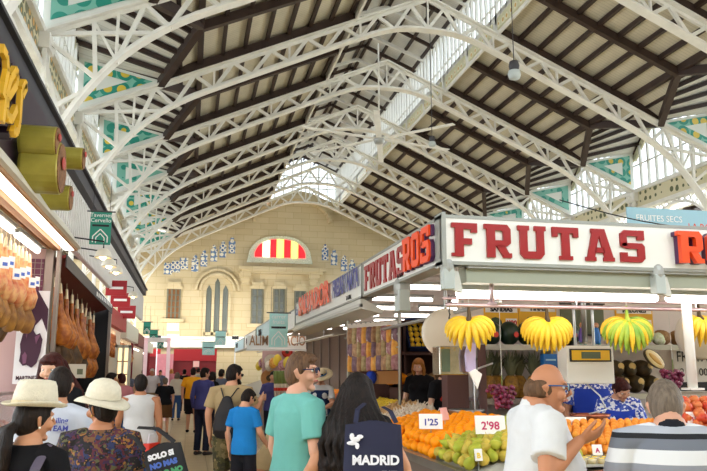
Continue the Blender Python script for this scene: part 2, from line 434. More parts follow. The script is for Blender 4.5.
# roof: boards, rafters, purlins per bay
TR = .42          # how far the boarding lies over the top chord
def zr(dx): return ztop(dx)+TR
bp = MB(); raf = MB(); pur = MB(); gab = MB(); gsl = MB(); tri = MB(); triw = MB(); glz = MB(); fr = MB(); frl = MB(); vg = MB(); arc = MB(); brd = MB()
LX = 2.4           # lantern half width
PX, TX = 7.1, 8.2
ZRDG, ZEV = 12.8, 10.5
zT = zr(TX)-.22
bays = list(zip(YT, YT[1:]))+[(YT[-1], YT[-1]+SB)]
for (y0, y1) in bays:
    ym = (y0+y1)/2
    y1c = min(y1, YW)
    last = y1 > YW
    for sg in (-1, 1):
        X = lambda dx: XR+sg*dx
        if last:
            brd.quad((X(LX), y0, zr(LX)), (X(LX), y1c, zr(LX)), (X(10.9), y1c, zr(10.9)), (X(10.9), y0, zr(10.9)))
            for k in range(9):
                dx = LX+.15+k*(PX-LX-.1)/7
                pur.bar((X(dx), y0, zr(dx)-.09), (X(dx), y1c, zr(dx)-.09), .11, .15)
            raf.bar((X(LX), y0, zr(LX)-.2), (X(TX), y0, zr(TX)-.2), .16, .2)
            fr.box((min(X(HW)-.05, X(HW)+.05), y0, ZN-.75), (max(X(HW)-.05, X(HW)+.05), y1c, ZR if False else 9.6))
            continue
        brd.quad((X(LX), y0, zr(LX)), (X(LX), y1, zr(LX)), (X(PX), y1, zr(PX)), (X(PX), y0, zr(PX)))
        brd.quad((X(PX), y0, zr(PX)), (X(PX), ym, zr(PX)), (X(TX), y0, zT)); brd.quad((X(PX), ym, zr(PX)), (X(PX), y1, zr(PX)), (X(TX), y1, zT))
        for yy in (y0, ym):
            d = TX if yy == y0 else PX
            raf.bar((X(LX), yy, zr(LX)-.2), (X(d), yy, zr(d)-.2), .18, .24)
        for k in range(8):
            dx = LX+.12+k*(PX-LX-.12)/7
            big = k == 7
            pur.bar((X(dx), y0, zr(dx)-.09), (X(dx), y1, zr(dx)-.09), .17 if big else .11, .22 if big else .15)
        dx = (PX+TX)/2
        for (ya, yb) in ((y0, y0+SB*.25), (y1, y1-SB*.25)):
            pur.bar((X(dx), ya, zr(dx)-.09), (X(dx), yb, zr(dx)-.09), .11, .15)
        for (ya) in (y0, y1):
            # valley rafter, gable plane, slats
            P = V((X(PX), ym, zr(PX))); T = V((X(TX), ya, zT))
            Rg = V((X(HW+.15), ym, ZRDG)); Sg = V((X(HW+.15), ya, ZEV))
            raf.bar(P-V((0,0,.15)), T-V((0,0,.15)), .2, .26)
            for k in range(7):
                t = k/6
                a = P.lerp(T, t); b = Rg.lerp(Sg, t)
                if k < 6: gsl.bar(a-V((0,0,.09)), b-V((0,0,.09)), .11, .13)
                if k:
                    gab.quad(pa_, pb_, b, a)
                pa_, pb_ = a, b
            raf.bar(Rg-V((sg*.1,0,.06)), Sg-V((sg*.1,0,.06)), .12, .16)
            # glazed tile triangle over the chord
            e = .04 if ya == y0 else -.04
            A = V((X(TX-.1), ya+e, zT-.1)); B = V((X(HW-.02), ya+e, ZEV-.02)); Cc = V((X(HW-.05), ya+e, ZN+.15))
            triw.quad(A, B, Cc)
            g = (A+B+Cc)/3
            a2, b2, c2 = [g+(q-g)*.8 for q in (A, B, Cc)]; a3, b3, c3 = [g+(q-g)*.36 for q in (A, B, Cc)]
            off = V((0, e*.35, 0))
            for p, q, p3, q3 in ((a2, b2, a3, b3), (b2, c2, b3, c3), (c2, a2, c3, a3)):
                tri.quad(p+off, q+off, q3+off, p3+off)
            # verge of the gable window
            vg.bar(Rg-V((sg*.1,0,.3)), Sg-V((sg*.1,0,.3)), .08, .3)
        # glazing bars and frieze
        xg = X(HW)
        n = 10
        for k in range(1, n):
            yy = y0+SB*k/n; zt = ZEV+(ZRDG-ZEV)*(1-abs(yy-ym)/(SB/2))-.3
            glz.bar((xg, yy, ZN), (xg, yy, zt), .09, .09, (1, 0, 0))
        for zz in (9.9, 11.1):
            hw = SB/2 if zz < ZEV else (ZRDG-zz)/(ZRDG-ZEV)*SB/2
            glz.bar((xg, ym-hw, zz), (xg, ym+hw, zz), .05, .05)
        fr.box((xg-.05, y0, ZN-.68), (xg+.05, y1, ZN-.05))
        for zz in (ZN+.02, ZN-.75): frl.box((xg-.16, y0, zz-.07), (xg+.16, y1, zz+.07))
        # latticed arch between the columns
        NA = 14
        def az(t): return 5.9+1.95*math.sin(PI*min(max(t, 0), 1))**.6
        ap = [V((xg, y0+.2+(SB-.4)*k/NA, az(k/NA))) for k in range(NA+1)]
        arc.path(ap, .2, .1); 
        for k in range(NA):
            a, b = ap[k], ap[k+1]
            arc.bar(a, (xg, b.y, ZN-.8), .04, .06, (1, 0, 0)); arc.bar((xg, a.y, ZN-.8), b, .04, .06, (1, 0, 0))
    # lantern
    for sg in (-1, 1):
        X = lambda dx: XR+sg*dx
        zb, zt, zp = zr(LX), zr(LX)+2.15, zr(LX)+3.2
        ye = y1c
        glz.bar((X(LX), y0, zt), (X(LX), ye, zt), .12, .14); glz.bar((X(LX), y0, zb+.75), (X(LX), ye, zb+.75), .05, .05)
        glz.bar((X(LX), y0, zb+.32), (X(LX), ye, zb+.32), .1, .08)
        n = 12
        for k in range(n):
            yy = y0+(ye-y0)*k/n
            glz.bar((X(LX), yy, zb), (X(LX), yy, zt), .14 if k % 6 == 0 else .1, .1, (1, 0, 0))
        brd2 = bp
        bp.quad((X(0), y0, zp), (X(0), ye, zp), (X(LX+.3), ye, zt+.05), (X(LX+.3), y0, zt+.05))
        for k in range(4):
            t = k/3.4+.06; x = LX*t; z = zp+(zt-zp)*t-.08
            pur.bar((X(x), y0, z), (X(x), ye, z), .1, .12)
        for yy in (y0, ym):
            if yy > YW: continue
            glz.bar((X(0), yy, zp-.25), (X(LX), yy, zt-.15), .1, .14)
            raf.bar((X(0), yy+SB/4, zp-.14), (X(LX), yy+SB/4, zt-.1), .1, .14) if yy+SB/4 < YW else None
        # tiled band under the lantern glazing
    for sg in (-1, 1):
        x = XR+sg*(LX-.07)
        vg.box((x-.03, y0+.25, zr(LX)-.28), (x+.03, min(y0+SB/2-.2, ye), zr(LX)+.12)) if sg else None
        if ym+.2 < ye: vg.box((x-.03, ym+.2, zr(LX)-.28), (x+.03, ye-.2, zr(LX)+.12))
        glz.box((x+sg*.05-.03, y0, zr(LX)-.42), (x+sg*.05+.03, ye, zr(LX)+.3))
struct('roof', brd, M['roof_board'])
struct('lantern_roof', bp, M['roof_board_pale'])
struct('gable_roof', gab, M['roof_board_pale'])
struct('rafter_beam', raf, M['dark_timber'])
struct('purlin_beam', pur, M['dark_timber'])
struct('slat_beam', gsl, M['dark_timber'])
struct('window_1', glz, M['white_paint'])
struct('trim_1', tri, M['tile_dots']); struct('trim_2', triw, M['tile_white']); struct('trim_3', fr, M['tile_frieze'])
struct('trim_4', frl, M['iron_white']); struct('trim_5', vg, M['tile_verge']); struct('trim_6', arc, M['iron_white'])
# ridge ties


# side aisles
ai = MB(); aib = MB()
for sg in (-1, 1):
    X = lambda dx: XR+sg*dx
    y0, y1 = -4.5, YW
    ai.quad((X(HW+.3), y0, 7.7), (X(HW+.3), y1, 7.7), (X(21), y1, 10.2), (X(21), y0, 10.2))
    k = y0
    while k < y1:
        aib.bar((X(HW+.3), k, 7.55), (X(21), k, 10.05), .16, .18); k += 2.55
    for k in range(12):
        aib.bar((X(HW+.6+k*.85), y0, 7.63+k*.205), (X(HW+.6+k*.85), y1, 7.63+k*.205), .1, .12)
struct('aisle_roof', ai, M['roof_board']); struct('aisle_beam', aib, M['dark_timber'])

# floor
fl = MB(); fl.quad((-16, -6, 0), (30, -6, 0), (30, YW+1, 0), (-16, YW+1, 0))
def floor_mat():
    m = M['floor_tile']; nt = m.node_tree; b = nt.nodes['Principled BSDF']
    tc = nt.nodes.new('ShaderNodeTexCoord'); br = nt.nodes.new('ShaderNodeTexBrick'); br.offset = 0
    br.inputs['Scale'].default_value = 1; br.inputs['Brick Width'].default_value = .4; br.inputs['Row Height'].default_value = .4; br.inputs['Mortar Size'].default_value = .006
    br.inputs['Color1'].default_value = lin('d8c7a4'); br.inputs['Color2'].default_value = lin('cbb993'); br.inputs['Mortar'].default_value = lin('a5946f')
    nt.links.new(tc.outputs['Object'], br.inputs['Vector']); nt.links.new(br.outputs['Color'], b.inputs['Base Color'])
floor_mat()
struct('floor', fl, M['floor_tile'])

# panes of the lantern and of the gable windows: thin greyed glass
def pane_glass(name, c):
    m = bpy.data.materials.new(name); m.use_nodes = True; nt = m.node_tree; nt.nodes.remove(nt.nodes['Principled BSDF'])
    tr = nt.nodes.new('ShaderNodeBsdfTransparent'); tr.inputs[0].default_value = c; gl = nt.nodes.new('ShaderNodeBsdfGlossy'); gl.inputs['Roughness'].default_value = .1
    mx = nt.nodes.new('ShaderNodeMixShader'); mx.inputs[0].default_value = .05; nt.links.new(tr.outputs[0], mx.inputs[1]); nt.links.new(gl.outputs[0], mx.inputs[2]); nt.links.new(mx.outputs[0], nt.nodes['Material Output'].inputs[0]); M[name] = m
pane_glass('old_glass', (.40, .42, .43, 1))
pg_ = MB()
for sg in (-1, 1):
    x = XR+sg*(LX+.06); z0_, z1_ = zr(LX), zr(LX)+2.15
    pg_.quad((x, YT[0], z0_), (x, YW, z0_), (x, YW, z1_), (x, YT[0], z1_))
    x = XR+sg*(HW+.06)
    for (y0, y1) in bays[:-1]:
        pg_.quad((x, y0, ZN), (x, y1, ZN), (x, y1, ZEV), (x, (y0+y1)/2, ZRDG), (x, y0, ZEV))
pg_.quad((XR-LX, YW+.1, zr(LX)-.2), (XR+LX, YW+.1, zr(LX)-.2), (XR+LX, YW+.1, 15.2), (XR, YW+.1, 16.2), (XR-LX, YW+.1, 15.2))
o = pg_.build('window_8', M['old_glass']); o['kind'] = 'structure'
eb = MB()
for k in range(9): x = XR-LX+k*LX/4; eb.bar((x, YW-.02, 12.8), (x, YW-.02, 15.2+.9*(1-abs(x-XR)/LX)), .08, .08, (0, 1, 0))
for z in (13.9, 14.7): eb.bar((XR-LX, YW-.02, z), (XR+LX, YW-.02, z), .07, .07)
struct('window_9', eb, M['white_paint'])
# ------------------------------------------------------------------ far wall
W = lambda px, py: at(px, py, Y=YW)
wl = MB()
wl.prism([(-14, 0), (27, 0), (27, 10), (XR+HW, 9.9), (XR+LX, zr(LX)+.1), (XR+1.6, 13.2), (XR+.8, 13.55), (XR, 13.7), (XR-.8, 13.55), (XR-1.6, 13.2), (XR-LX, zr(LX)+.1), (XR-HW, 9.9), (-14, 10)], (0, YW, 0), (1, 0, 0), (0, 0, 1), (0, .6, 0))
struct('wall_far', wl, M['stone'])
# curved stone hood at the lantern's end
hd = MB()
c0 = W(292, 237); 
for i in range(24):
    a0, a1 = PI*i/24, PI*(i+1)/24
    for rr, yy, th in ((2.55, 0, .12),):
        p = V((c0.x+rr*math.cos(a0), YW-.3, c0.z+1.0+rr*.62*math.sin(a0))); q = V((c0.x+rr*math.cos(a1), YW-.3, c0.z+1.0+rr*.62*math.sin(a1)))
        hd.bar(p, q, .7, .18, (0, 0, 1) if 4 < i < 19 else (1, 0, 0))
struct('trim_7', hd, M['stone'])

# stained-glass fanlight
mat('pane_red', 'd8141c', .3, emit=1.1); mat('pane_yellow', 'f6d95e', .3, emit=1.0); mat('pane_cream', 'f7efc9', .3, emit=1.0)
wn = empty('window_2', (0, 0, 0)); wn['kind'] = 'structure'
L, Rr, B, Tp = W(248, 260), W(311, 262), 0, 0
cx = (L.x+Rr.x)/2; hw = (Rr.x-L.x)/2; zb = (L.z+Rr.z)/2; H = W(280, 237).z-zb
def fan(mb, hw, h, z0, y, y2, n=28, x0=0, x1=1):
    pts = []
    for i in range(n+1):
        u = -1+2*(x0+(x1-x0)*i/n); k = max(0, 1-abs(u)**2.6)**.5
        pts.append((cx+u*hw, z0+h*k))
    poly = [(cx+(-1+2*x0)*hw, z0)]+pts+[(cx+(-1+2*x1)*hw, z0)]
    mb.prism(poly, (0, y, 0), (1, 0, 0), (0, 0, 1), (0, y2-y, 0))
b0 = MB(); hw *= 1.04; H *= 1.12; fan(b0, hw, H, zb-.15, YW-.12, YW-.02); b0.build('tile_border', M['lace_tile'], wn)
edges = [0, .155, .3, .43, .57, .71, .85, 1]
colr = ['pane_red', 'pane_cream', 'pane_red', 'pane_yellow', 'pane_red', 'pane_yellow', 'pane_red']
for a, b, c in zip(edges, edges[1:], colr):
    q = MB(); fan(q, hw*.78, H*.66, zb+H*.12, YW-.2, YW-.14, 12, a+.008, b-.008); q.build('pane', M[c], wn)
# ledge with corbels
lg = MB(); a = W(238, 269); b = W(324, 273)
lg.box((a.x, YW-.9, a.z-.12), (b.x, YW, a.z+.1)); lg.box((a.x+.2, YW-.75, a.z-.3), (b.x-.2, YW, a.z-.1))
for px in (245, 313):
    x = W(px, 275).x
    for k in range(3): lg.box((x-.35+k*.06, YW-.65+k*.2, a.z-.55-k*.22), (x+.35-k*.06, YW, a.z-.3-k*.22))
struct('trim_8', lg, M['stone'])
# tile shields along the rafters
sh = MB()
for px, py in ((195,264),(204,259),(214,254),(223,250),(232,246),(325,253),(334,258),(344,264),(352,268),(361,272)):
    c = W(px, py)
    sh.prism([(-.22,-.5),(.22,-.5),(.22,.3),(.1,.34),(.12,.5),(0,.62),(-.12,.5),(-.1,.34),(-.22,.3)], c+V((0,-.06,0)), (1,0,0), (0,0,1), (0,.05,0))
for px, py in ((168,269),(176,267),(184,264)):
    c = W(px, py); sh.box((c.x-.26, YW-.06, c.z-.35), (c.x+.26, YW-.01, c.z+.4))
struct('trim_9', sh, M['tile_blue'])
# stone windows
mat('win_dark', '4d5244', .2, spec=.8); mat('win_wood', '8a5a34', .6); mat('iron_grille', '6b6a5a', .6)
def far_window(n, x0, x1, ytop, ybot, cols=2, rows=5, m='win_dark', hood=True):
    a, b = W(x0, ytop), W(x1, ybot)
    w = empty('window_%d' % n); w['kind'] = 'structure'
    g = MB(); g.box((a.x, YW-.04, b.z), (b.x, YW+.02, a.z)); g.build('pane', M[m], w)
    f = MB()
    for k in range(cols+1):
        x = a.x+(b.x-a.x)*k/cols; f.box((x-.05, YW-.12, b.z), (x+.05, YW, a.z))
    for k in range(rows+1):
        z = b.z+(a.z-b.z)*k/rows; f.box((a.x, YW-.1, z-.025), (b.x, YW, z+.025))
    f.build('window_frame', M['iron_grille'], w)
    s = MB(); s.box((a.x-.3, YW-.35, b.z-.25), (b.x+.3, YW, b.z)); 
    if hood: s.box((a.x-.15, YW-.2, a.z), (b.x+.15, YW, a.z+.18)); s.box((a.x-.02, YW-.25, a.z+.18), (b.x+.02, YW, a.z+.45))
    s.build('window_sill', M['stone'], w)
far_window(3, 252, 262, 289, 324); far_window(4, 274, 284, 289, 324); far_window(5, 295, 305, 291, 326)
far_window(6, 168, 179, 289, 319, 3, 5, 'win_wood')
# the traceried window
w = empty('window_7'); w['kind'] = 'structure'
a = W(203, 346); b = W(228, 346); zt = W(215, 288).z; cxm = (a.x+b.x)/2; ww = (b.x-a.x)/3
g = MB(); f = MB()
for k in range(3):
    x0 = a.x+ww*k; top = zt+(.45 if k == 1 else 0)
    pts = [(x0+.1, a.z), (x0+ww-.1, a.z), (x0+ww-.1, top-.5), (x0+ww/2+.15, top-.1), (x0+ww/2, top+.2), (x0+ww/2-.15, top-.1), (x0+.1, top-.5)]
    g.prism(pts, (0, YW-.03, 0), (1,0,0), (0,0,1), (0,.04,0))
g.build('pane', M['win_dark'], w)
for k in range(4): f.box((a.x+ww*k-.08, YW-.16, a.z), (a.x+ww*k+.08, YW, zt-.4))
zz = W(215, 334).z; f.box((a.x, YW-.16, zz-.1), (b.x, YW, zz+.1))
f.build('window_frame', M['stone'], w)
h = MB()
for i in range(20):
    t0, t1 = PI*i/20, PI*(i+1)/20; rr = ww*1.5+.3; zc = W(215, 291).z
    for r2 in (rr, rr+.28):
        h.bar((cxm+r2*math.cos(t0), YW-.08, zc+r2*math.sin(t0)), (cxm+r2*math.cos(t1), YW-.08, zc+r2*math.sin(t1)), .18, .16, (math.cos((t0+t1)/2), 0, math.sin((t0+t1)/2)))
h.build('window_hood', M['stone'], w)
# tile panels under the left window
tp = MB()
for (ya, yb) in ((322, 331), (334, 343)):
    p, q = W(167, ya), W(179, yb); tp.box((p.x, YW-.06, q.z), (q.x, YW-.01, p.z))
struct('trim_10', tp, M['lace_tile'])
# portal beam at the aisle's end
pb = MB(); p, q = W(150, 338), W(216, 348); pb.box((p.x-3, YW-.9, q.z), (q.x+3, YW, p.z)); pb.box((p.x-3, YW-1.1, p.z-.1), (q.x+3, YW, p.z+.08))
struct('trim_11', pb, M['white_paint'])

wb = MB(); wb.box((-16, -5.2, 0), (30, -4.7, 6.5)); struct('wall_rear', wb, M['stone'])

# floodlights on poles: left read off the wall's glow, right added to brighten it
def flood_wash(label, x, z, power, y=YW-3.6):
    t = thing('floodlight', label, 'lamp', (x, y, z))
    m = MB(); m.box((-.2, -.12, 0), (.2, .06, .2)); m.build('housing', M['darkgrey'], t); m = MB(); m.box((-.18, -.02, .2), (.18, .06, .21)); m.build('lens', M['lightbox'], t)
    m = MB(); m.tube([(0, 0, -z), (0, 0, 0)], .03, 8); m.build('pole', M['steel'], t)
    L = bpy.data.lights.new('wash', 'AREA'); L.shape = 'RECTANGLE'; L.size = .5; L.size_y = .3; L.energy = power; L.color = (1, .88, .68)
    o = bpy.data.objects.new('wash_light', L); COL.objects.link(o); o.parent = t; o.location = (0, .0, .26); o.rotation_euler = (R(125), 0, 0)
for i_, px_ in enumerate((160, 232)):
    q_ = W(px_, 336); flood_wash('dark floodlight on a pole before the portal beam, '+('left' if i_ == 0 else 'right')+' of the traceried window', q_.x, 3.45, 55)
# ================================================================== right-hand stalls
SX, SY = 2.06, 5.85        # corner of the fruit stall's signs
ZS0, ZS1 = 2.57, 3.0
def side_sign(name, label, y0, y1, z0, z1, t=.16, x=SX, m='sign_white'):
    root = thing(name, label, 'sign', (x, y0, z0))
    p = MB(); p.box((.012, 0.02, .02), (t, y1-y0-.02, z1-z0-.02)); p.build('panel', M[m], root)
    f = MB(); L = y1-y0; H = z1-z0
    f.box((0, 0, 0), (t+.01, L, .025)); f.box((0, 0, H-.025), (t+.01, L, H)); f.box((0, 0, 0), (t+.01, .03, H)); f.box((0, L-.03, 0), (t+.01, L, H))
    f.build('frame', M['frame_grey'], root)
    return root
sg = side_sign('stall_sign', 'white fruit stall sign facing the aisle, FRUTAS in red and ROS in orange', SY, 8.8, ZS0, ZS1)
# on this face the reading direction is -Y
gw_ = lambda s_, g: sum(GL[q][0] for q in s_)+g*(len(s_)-1)
m1 = MB(); slab_text(m1, 'FRUTAS', (-.004, 2.84, .06), (0, -1, 0), (0, 0, 1), (.015, 0, 0), .3, 1.7/.3/gw_('FRUTAS', .12), .12); m1.build('lettering', M['red_letter'], sg)
m2 = MB(); slab_text(m2, 'ROS', (-.05, 1.02, .06), (0, -1, 0), (0, 0, 1), (.02, 0, 0), .32, .86/.33/gw_('ROS', .1), .1); m2.build('raised_lettering', M['orange_letter'], sg)
m3 = MB(); slab_text(m3, 'ROS', (-.03, 1.02, .055), (0, -1, 0), (0, 0, 1), (.03, 0, 0), .325, .87/.33/gw_('ROS', .1), .1); m3.build('lettering_side', M['purple_side'], sg)
text('lettering', 'M. ROS', M['black'], sg, (-.004, 1.35, .03), (PI/2, 0, -PI/2), .06)

fs = thing('stall_sign', 'long white fruit stall sign facing the viewer, FRUTAS in red above the bananas', 'sign', (SX, SY, ZS0))
p = MB(); p.box((.03, -.015, .02), (6.5, .16, ZS1-ZS0-.02)); p.build('panel', M['sign_white'], fs)
f = MB(); f.box((0, -.02, 0), (6.5, .17, .03)); f.box((0, -.02, ZS1-ZS0-.03), (6.5, .17, ZS1-ZS0)); f.box((0.0, -.03, -.02), (.035, .16, ZS1-ZS0+.02)); f.build('frame', M['frame_grey'], fs)
m1 = MB()
la, lb = at(450, 225, Y=SY), at(644, 263, Y=SY)
hh = .29
nw = sum(GL[c][0] for c in 'FRUTAS')+.2*5
wf = (lb.x-la.x)/hh/nw
slab_text(m1, 'FRUTAS', (la.x-SX, -.04, .07), (1, 0, 0), (0, 0, 1), (0, .05, 0), hh, wf, .2); m1.build('lettering', M['red_letter'], fs)
oa = at(669, 228, Y=SY)
m2 = MB(); slab_text(m2, 'ROS', (oa.x-SX, -.12, .07), (1, 0, 0), (0, 0, 1), (0, .05, 0), .29, 1.1, .12); m2.build('raised_lettering', M['orange_letter'], fs)
m2 = MB(); slab_text(m2, 'ROS', (oa.x-SX, -.07, .07), (1, 0, 0), (0, 0, 1), (0, .06, 0), .29, 1.1, .12); m2.build('lettering_side', M['purple_side'], fs)

# second sign: SALVADOR / FRESAS I NATA
s2 = side_sign('stall_sign', 'white and orange stall sign reading SALVADOR and FRESAS I NATA in blue', 8.84, 14.7, 2.57, 3.0)
mat('blue_letter', '2a3190', .4); mat('orange_panel', 'f58a3a', .5)
text('lettering', 'FRESAS I NATA', M['blue_letter'], s2, (-.01, 1.85, .1), (PI/2, 0, -PI/2),   .34, .002, .012, fit=1.72)
text('lettering', 'SALVADOR', M['orange_letter'], s2, (-.03, 5.2, .05), (PI/2, 0, -PI/2), .46, .004, .022, fit=3.2)
text('lettering', 'La', M['blue_letter'], s2, (-.01, 5.7, .12), (PI/2, 0, -PI/2), .26)
text('lettering', 'T. CASA', M['black'], s2, (-.004, .9, .03), (PI/2, 0, -PI/2), .08)
s3 = side_sign('stall_sign', 'pale pink stall sign with two small red marks beyond the orange sign', 14.75, 19.4, 2.5, 2.9, m='sign_white')
r_ = MB()
for yy in (3.2, 3.7):
    r_.prism([(-.12,0),(.12,0),(.16,.12),(.05,.22),(-.1,.2)], (-.01, yy, .1), (0,1,0), (0,0,1), (.02,0,0))
r_.build('emblem', M['red_letter'], s3)
mat('pale_blue', 'a9d3df', .4)
for i, (a, b, z0, z1, mm, lab, tx) in enumerate((
    (19.6, 23.5, 2.5, 3.0, 'pale_blue', 'pale blue stall sign in the receding row, third beyond the fruit stall', 'CARNS'),
    (23.7, 28.5, 2.45, 2.95, 'sign_white', 'white stall sign far along the row with faint lettering', 'QUESOS'),
    (28.8, 34.5, 2.45, 2.9, 'pale_blue', 'small light blue sign at the far end of the right row', 'POLLOS'))):
    s_ = side_sign('stall_sign', lab, a, b, z0, z1, m=mm)
    text('lettering', tx, M['darkgrey'], s_, (-.01, (b-a)*.8, .1), (PI/2, 0, -PI/2), .3, .005)

# white fascia and roofs over the stalls
mat('canopy', 'd5d6d0', .55); mat('canopy_in', 'e8e2da', .6); mat('shutter', '9fa494', .5, metal=.2)
c = thing('stall_canopy', 'grey white sloping canopy edge under the SALVADOR sign', 'canopy', (SX, 8.9, 2.3))
m = MB(); m.prism([(0, .26), (.05, .26), (.3, .12), (.28, .08), (.0, .14)], (0, 0, 0), (1, 0, 0), (0, 0, 1), (0, 6, 0)); m.build('panel', M['canopy'], c)
m = MB(); m.box((-.02, 0, .16), (.03, 6, .2)); m.build('rail', M['steel'], c)
rf = thing('stall_roof', 'flat pale roof over the fruit stall, edged by its signs', 'roof', (SX, SY, 2.94))
m = MB(); m.box((.17, .17, 0), (6.4, 2.95, .04)); m.build('panel', M['canopy_in'], rf)
rf2 = thing('stall_roof', 'long pale roof over the stalls beyond the fruit stall', 'roof', (SX, 8.85, 2.94))
m = MB(); m.box((.17, .02, 0), (3.4, 26, .04)); m.build('panel', M['canopy_in'], rf2)

# shutter housing and light tubes above the front counter
sh = thing('shutter_box', 'olive grey rolled shutter housing under the long FRUTAS sign', 'shutter', (SX, SY, 2.43))
m = MB(); m.box((.24, .05, 0), (6.4, .24, .14)); m.build('housing', M['shutter'], sh)
m = MB(); m.box((.24, -.0, .12), (6.4, .1, .15)); m.build('rail', M['steel_matt'], sh)
def tube_lamp(label, a, b, group=None, r=.022):
    """a fluorescent fitting hung from a to b"""
    a = V(a); b = V(b); mid = (a+b)/2; d = b-a
    root = thing('tube_light', label, 'lamp', mid, math.atan2(d.y, d.x), group)
    h = d.length/2
    m = MB(); m.box((-h, -.05, .03), (h, .05, .075)); m.build('fitting', M['grey_box'], root)
    m = MB(); m.tube([(-h+.03, 0, 0), (h-.03, 0, 0)], r, 8, (0, 0, 1)); m.build('tube', M['tube_light'], root, smooth=True)
    m = MB(); m.box((-h, -.02, -.02), (-h+.03, .02, .04)); m.box((h-.03, -.02, -.02), (h, .02, .04)); m.build('holder', M['grey_box'], root)
    return root
tube_lamp('long pink-white tube light left of the shutter underside, above the bananas', (2.3, 6.15, 2.36), (4.3, 6.15, 2.36), r=.04)
tube_lamp('long pink-white tube light above the green bananas and melons', (4.4, 6.15, 2.36), (6.6, 6.15, 2.36), r=.04)
for k in range(4):
    tube_lamp('pale tube light hanging under the fruit stall roof', (2.5+k*1.4, 7.2, 2.8), (3.7+k*1.4, 7.2, 2.8), 'tube lights inside the fruit stall')
for k in range(7):
    for j in range(2):
        tube_lamp('bright tube light in rows under the long roof of the farther stalls', (2.75+j*1.3, 9.4+k*1.7, 2.78), (3.75+j*1.3, 9.4+k*1.7, 2.78), 'tube lights in the farther stalls', .03)
for k in range(5):
    tube_lamp('tube light along the aisle edge of the far stalls', (2.5, 15+k*3.5, 2.6), (2.5, 17.4+k*3.5, 2.6), 'tube lights along the far right stalls', .03)

# square floodlights under the sign ends
def flood(label, loc, rz):
    r = thing('shutter_bracket', label, 'bracket', loc, rz)
    m = MB(); m.box((-.05, -.05, 0), (.05, .05, .18)); m.build('box', M['grey_box'], r, bevel=.01)
    m = MB(); m.tube([(0,0,.18),(0,0,.22)], .06, 12); m.build('cap', M['steel_matt'], r)
    m = MB(); m.prism([(.05,0),(.14,-.02),(.1,.16),(.05,.16)], (0,0,0), (1,0,0), (0,0,1), (0,.06,0)); m.build('flap', M['canopy'], r)
flood('grey box fitting under the corner of the two fruit signs', (2.12, 5.88, 2.36), 0)
flood('grey box fitting under the front sign between FRUTAS and ROS', (at(658, 285, Y=5.86).x, 5.86, 2.36), 0)
b = thing('shutter_bracket', 'round topped grey bracket under the aisle sign, below FRUTAS', 'bracket', (2.12, 7.25, 2.28))
m = MB(); m.box((-.06, -.09, 0), (.06, .09, .22)); m.build('box', M['grey_box'], b, bevel=.01)
m = MB(); m.tube([(0,0,.22),(0,0,.27)], .09, 12); m.build('cap', M['steel_matt'], b)

# rails and posts
def post(label, x, y, z0, z1, r=.025, m='steel', name='post', group=None):
    root = thing(name, label, 'post', (x, y, z0), group=group)
    q = MB(); q.tube([(0, 0, 0), (0, 0, z1-z0)], r, 10, closed_flat=True); q.build('shaft', M[m], root, smooth=True)
    q = MB(); q.box((-r*1.6, -r*1.6, 0), (r*1.6, r*1.6, .02)); q.build('foot', M[m], root)
    return root
mat('pink_steel', 'cbb4bb', .3, metal=.6)
a = at(693, 390, Y=6.2)
post('stout white post standing on the fruit counter beside the striped man', a.x, 6.2, a.z, 2.4, .045, 'white_paint')
post('thin steel post in the fruit stall behind the hanging scale', at(585, 340, Y=7.6).x, 7.6, 1.98, 2.9, .03)
post('slim post beside the left bananas at the stall corner', at(492, 300, Y=6).x, 6.0, 2.25, 2.5, .02, 'pink_steel')
r = thing('hanging_rail', 'pinkish steel rail across the stall front holding bunches of bananas', 'rail', (0, 0, 0))
m = MB(); z_ = at(560, 307, Y=6.4).z; m.tube([(2.3, 6.4, z_), (6.6, 6.4, z_)], .02, 8, (0,0,1)); m.tube([(2.3, 6.5, z_+.07), (6.6, 6.5, z_+.07)], .014, 8, (0,0,1)); m.build('bar', M['pink_steel'], r, smooth=True)
for x in (2.4, 3.6, 4.9, 6.2): m = MB(); m.tube([(x, 6.4, z_), (x, 6.4, 2.94)], .008, 6); m.build('hanger', M['steel'], r)
r = thing('hanging_rail', 'grey-green pipe rail running back above the aisle side of the fruit counter', 'rail')
m = MB(); p0 = at(500, 302, Y=6.3); p1 = at(345, 338, X=2.5)
m.tube([p0, p1], .022, 8, (0,0,1)); m.build('bar', M['steel_matt'], r, smooth=True)
for t in (.15, .5, .85):
    m = MB(); q = p0.lerp(p1, t); m.tube([q, (q.x, q.y, 2.94)], .012, 6); m.build('hanger', M['steel'], r)

# ------------------------------------------------------------------ counters
mat('counter_steel', 'a39f9a', .28, metal=.75, noise_s=5, noise_a=.1)
mat('counter_front', '8c8078', .4, metal=.5)
mat('tray_white', 'b3afa6', .5)
YF = 5.25
ct = thing('fruit_counter', 'steel edged sloping fruit counter at the corner of the fruit stall', 'counter', (SX, 5.25, 0))
m = MB()
m.box((.08, .1, 0), (.5, 4.1, .86)); m.box((.5, .1, 0), (4.6, .55, .86)); m.build('base', M['counter_front'], ct)
m = MB(); m.box((0, 0, .86), (.06, 4.1, .93)); m.box((0, 0, .86), (4.6, .06, .93)); m.build('edge', M['counter_steel'], ct)
def zc(x, y):
    """height of the sloping display at a world point"""
    u = min(x-SX, y-5.25); return .9+.3*max(0, min(u, .8))
m = MB()
m.add([(0.05,0.05,.9),(.8,.8,1.13),(.8,4.1,1.13),(0.05,4.1,.9)], [(0,1,2,3)]); m.add([(0.05,0.05,.9),(4.6,.05,.9),(4.6,.8,1.13),(.8,.8,1.13)], [(0,1,2,3)])
m.add([(0.05,0.05,.86),(.8,.8,1.09),(.8,4.1,1.09),(0.05,4.1,.86)], [(3,2,1,0)])
m.build('sloping_display', M['tray_white'], ct)
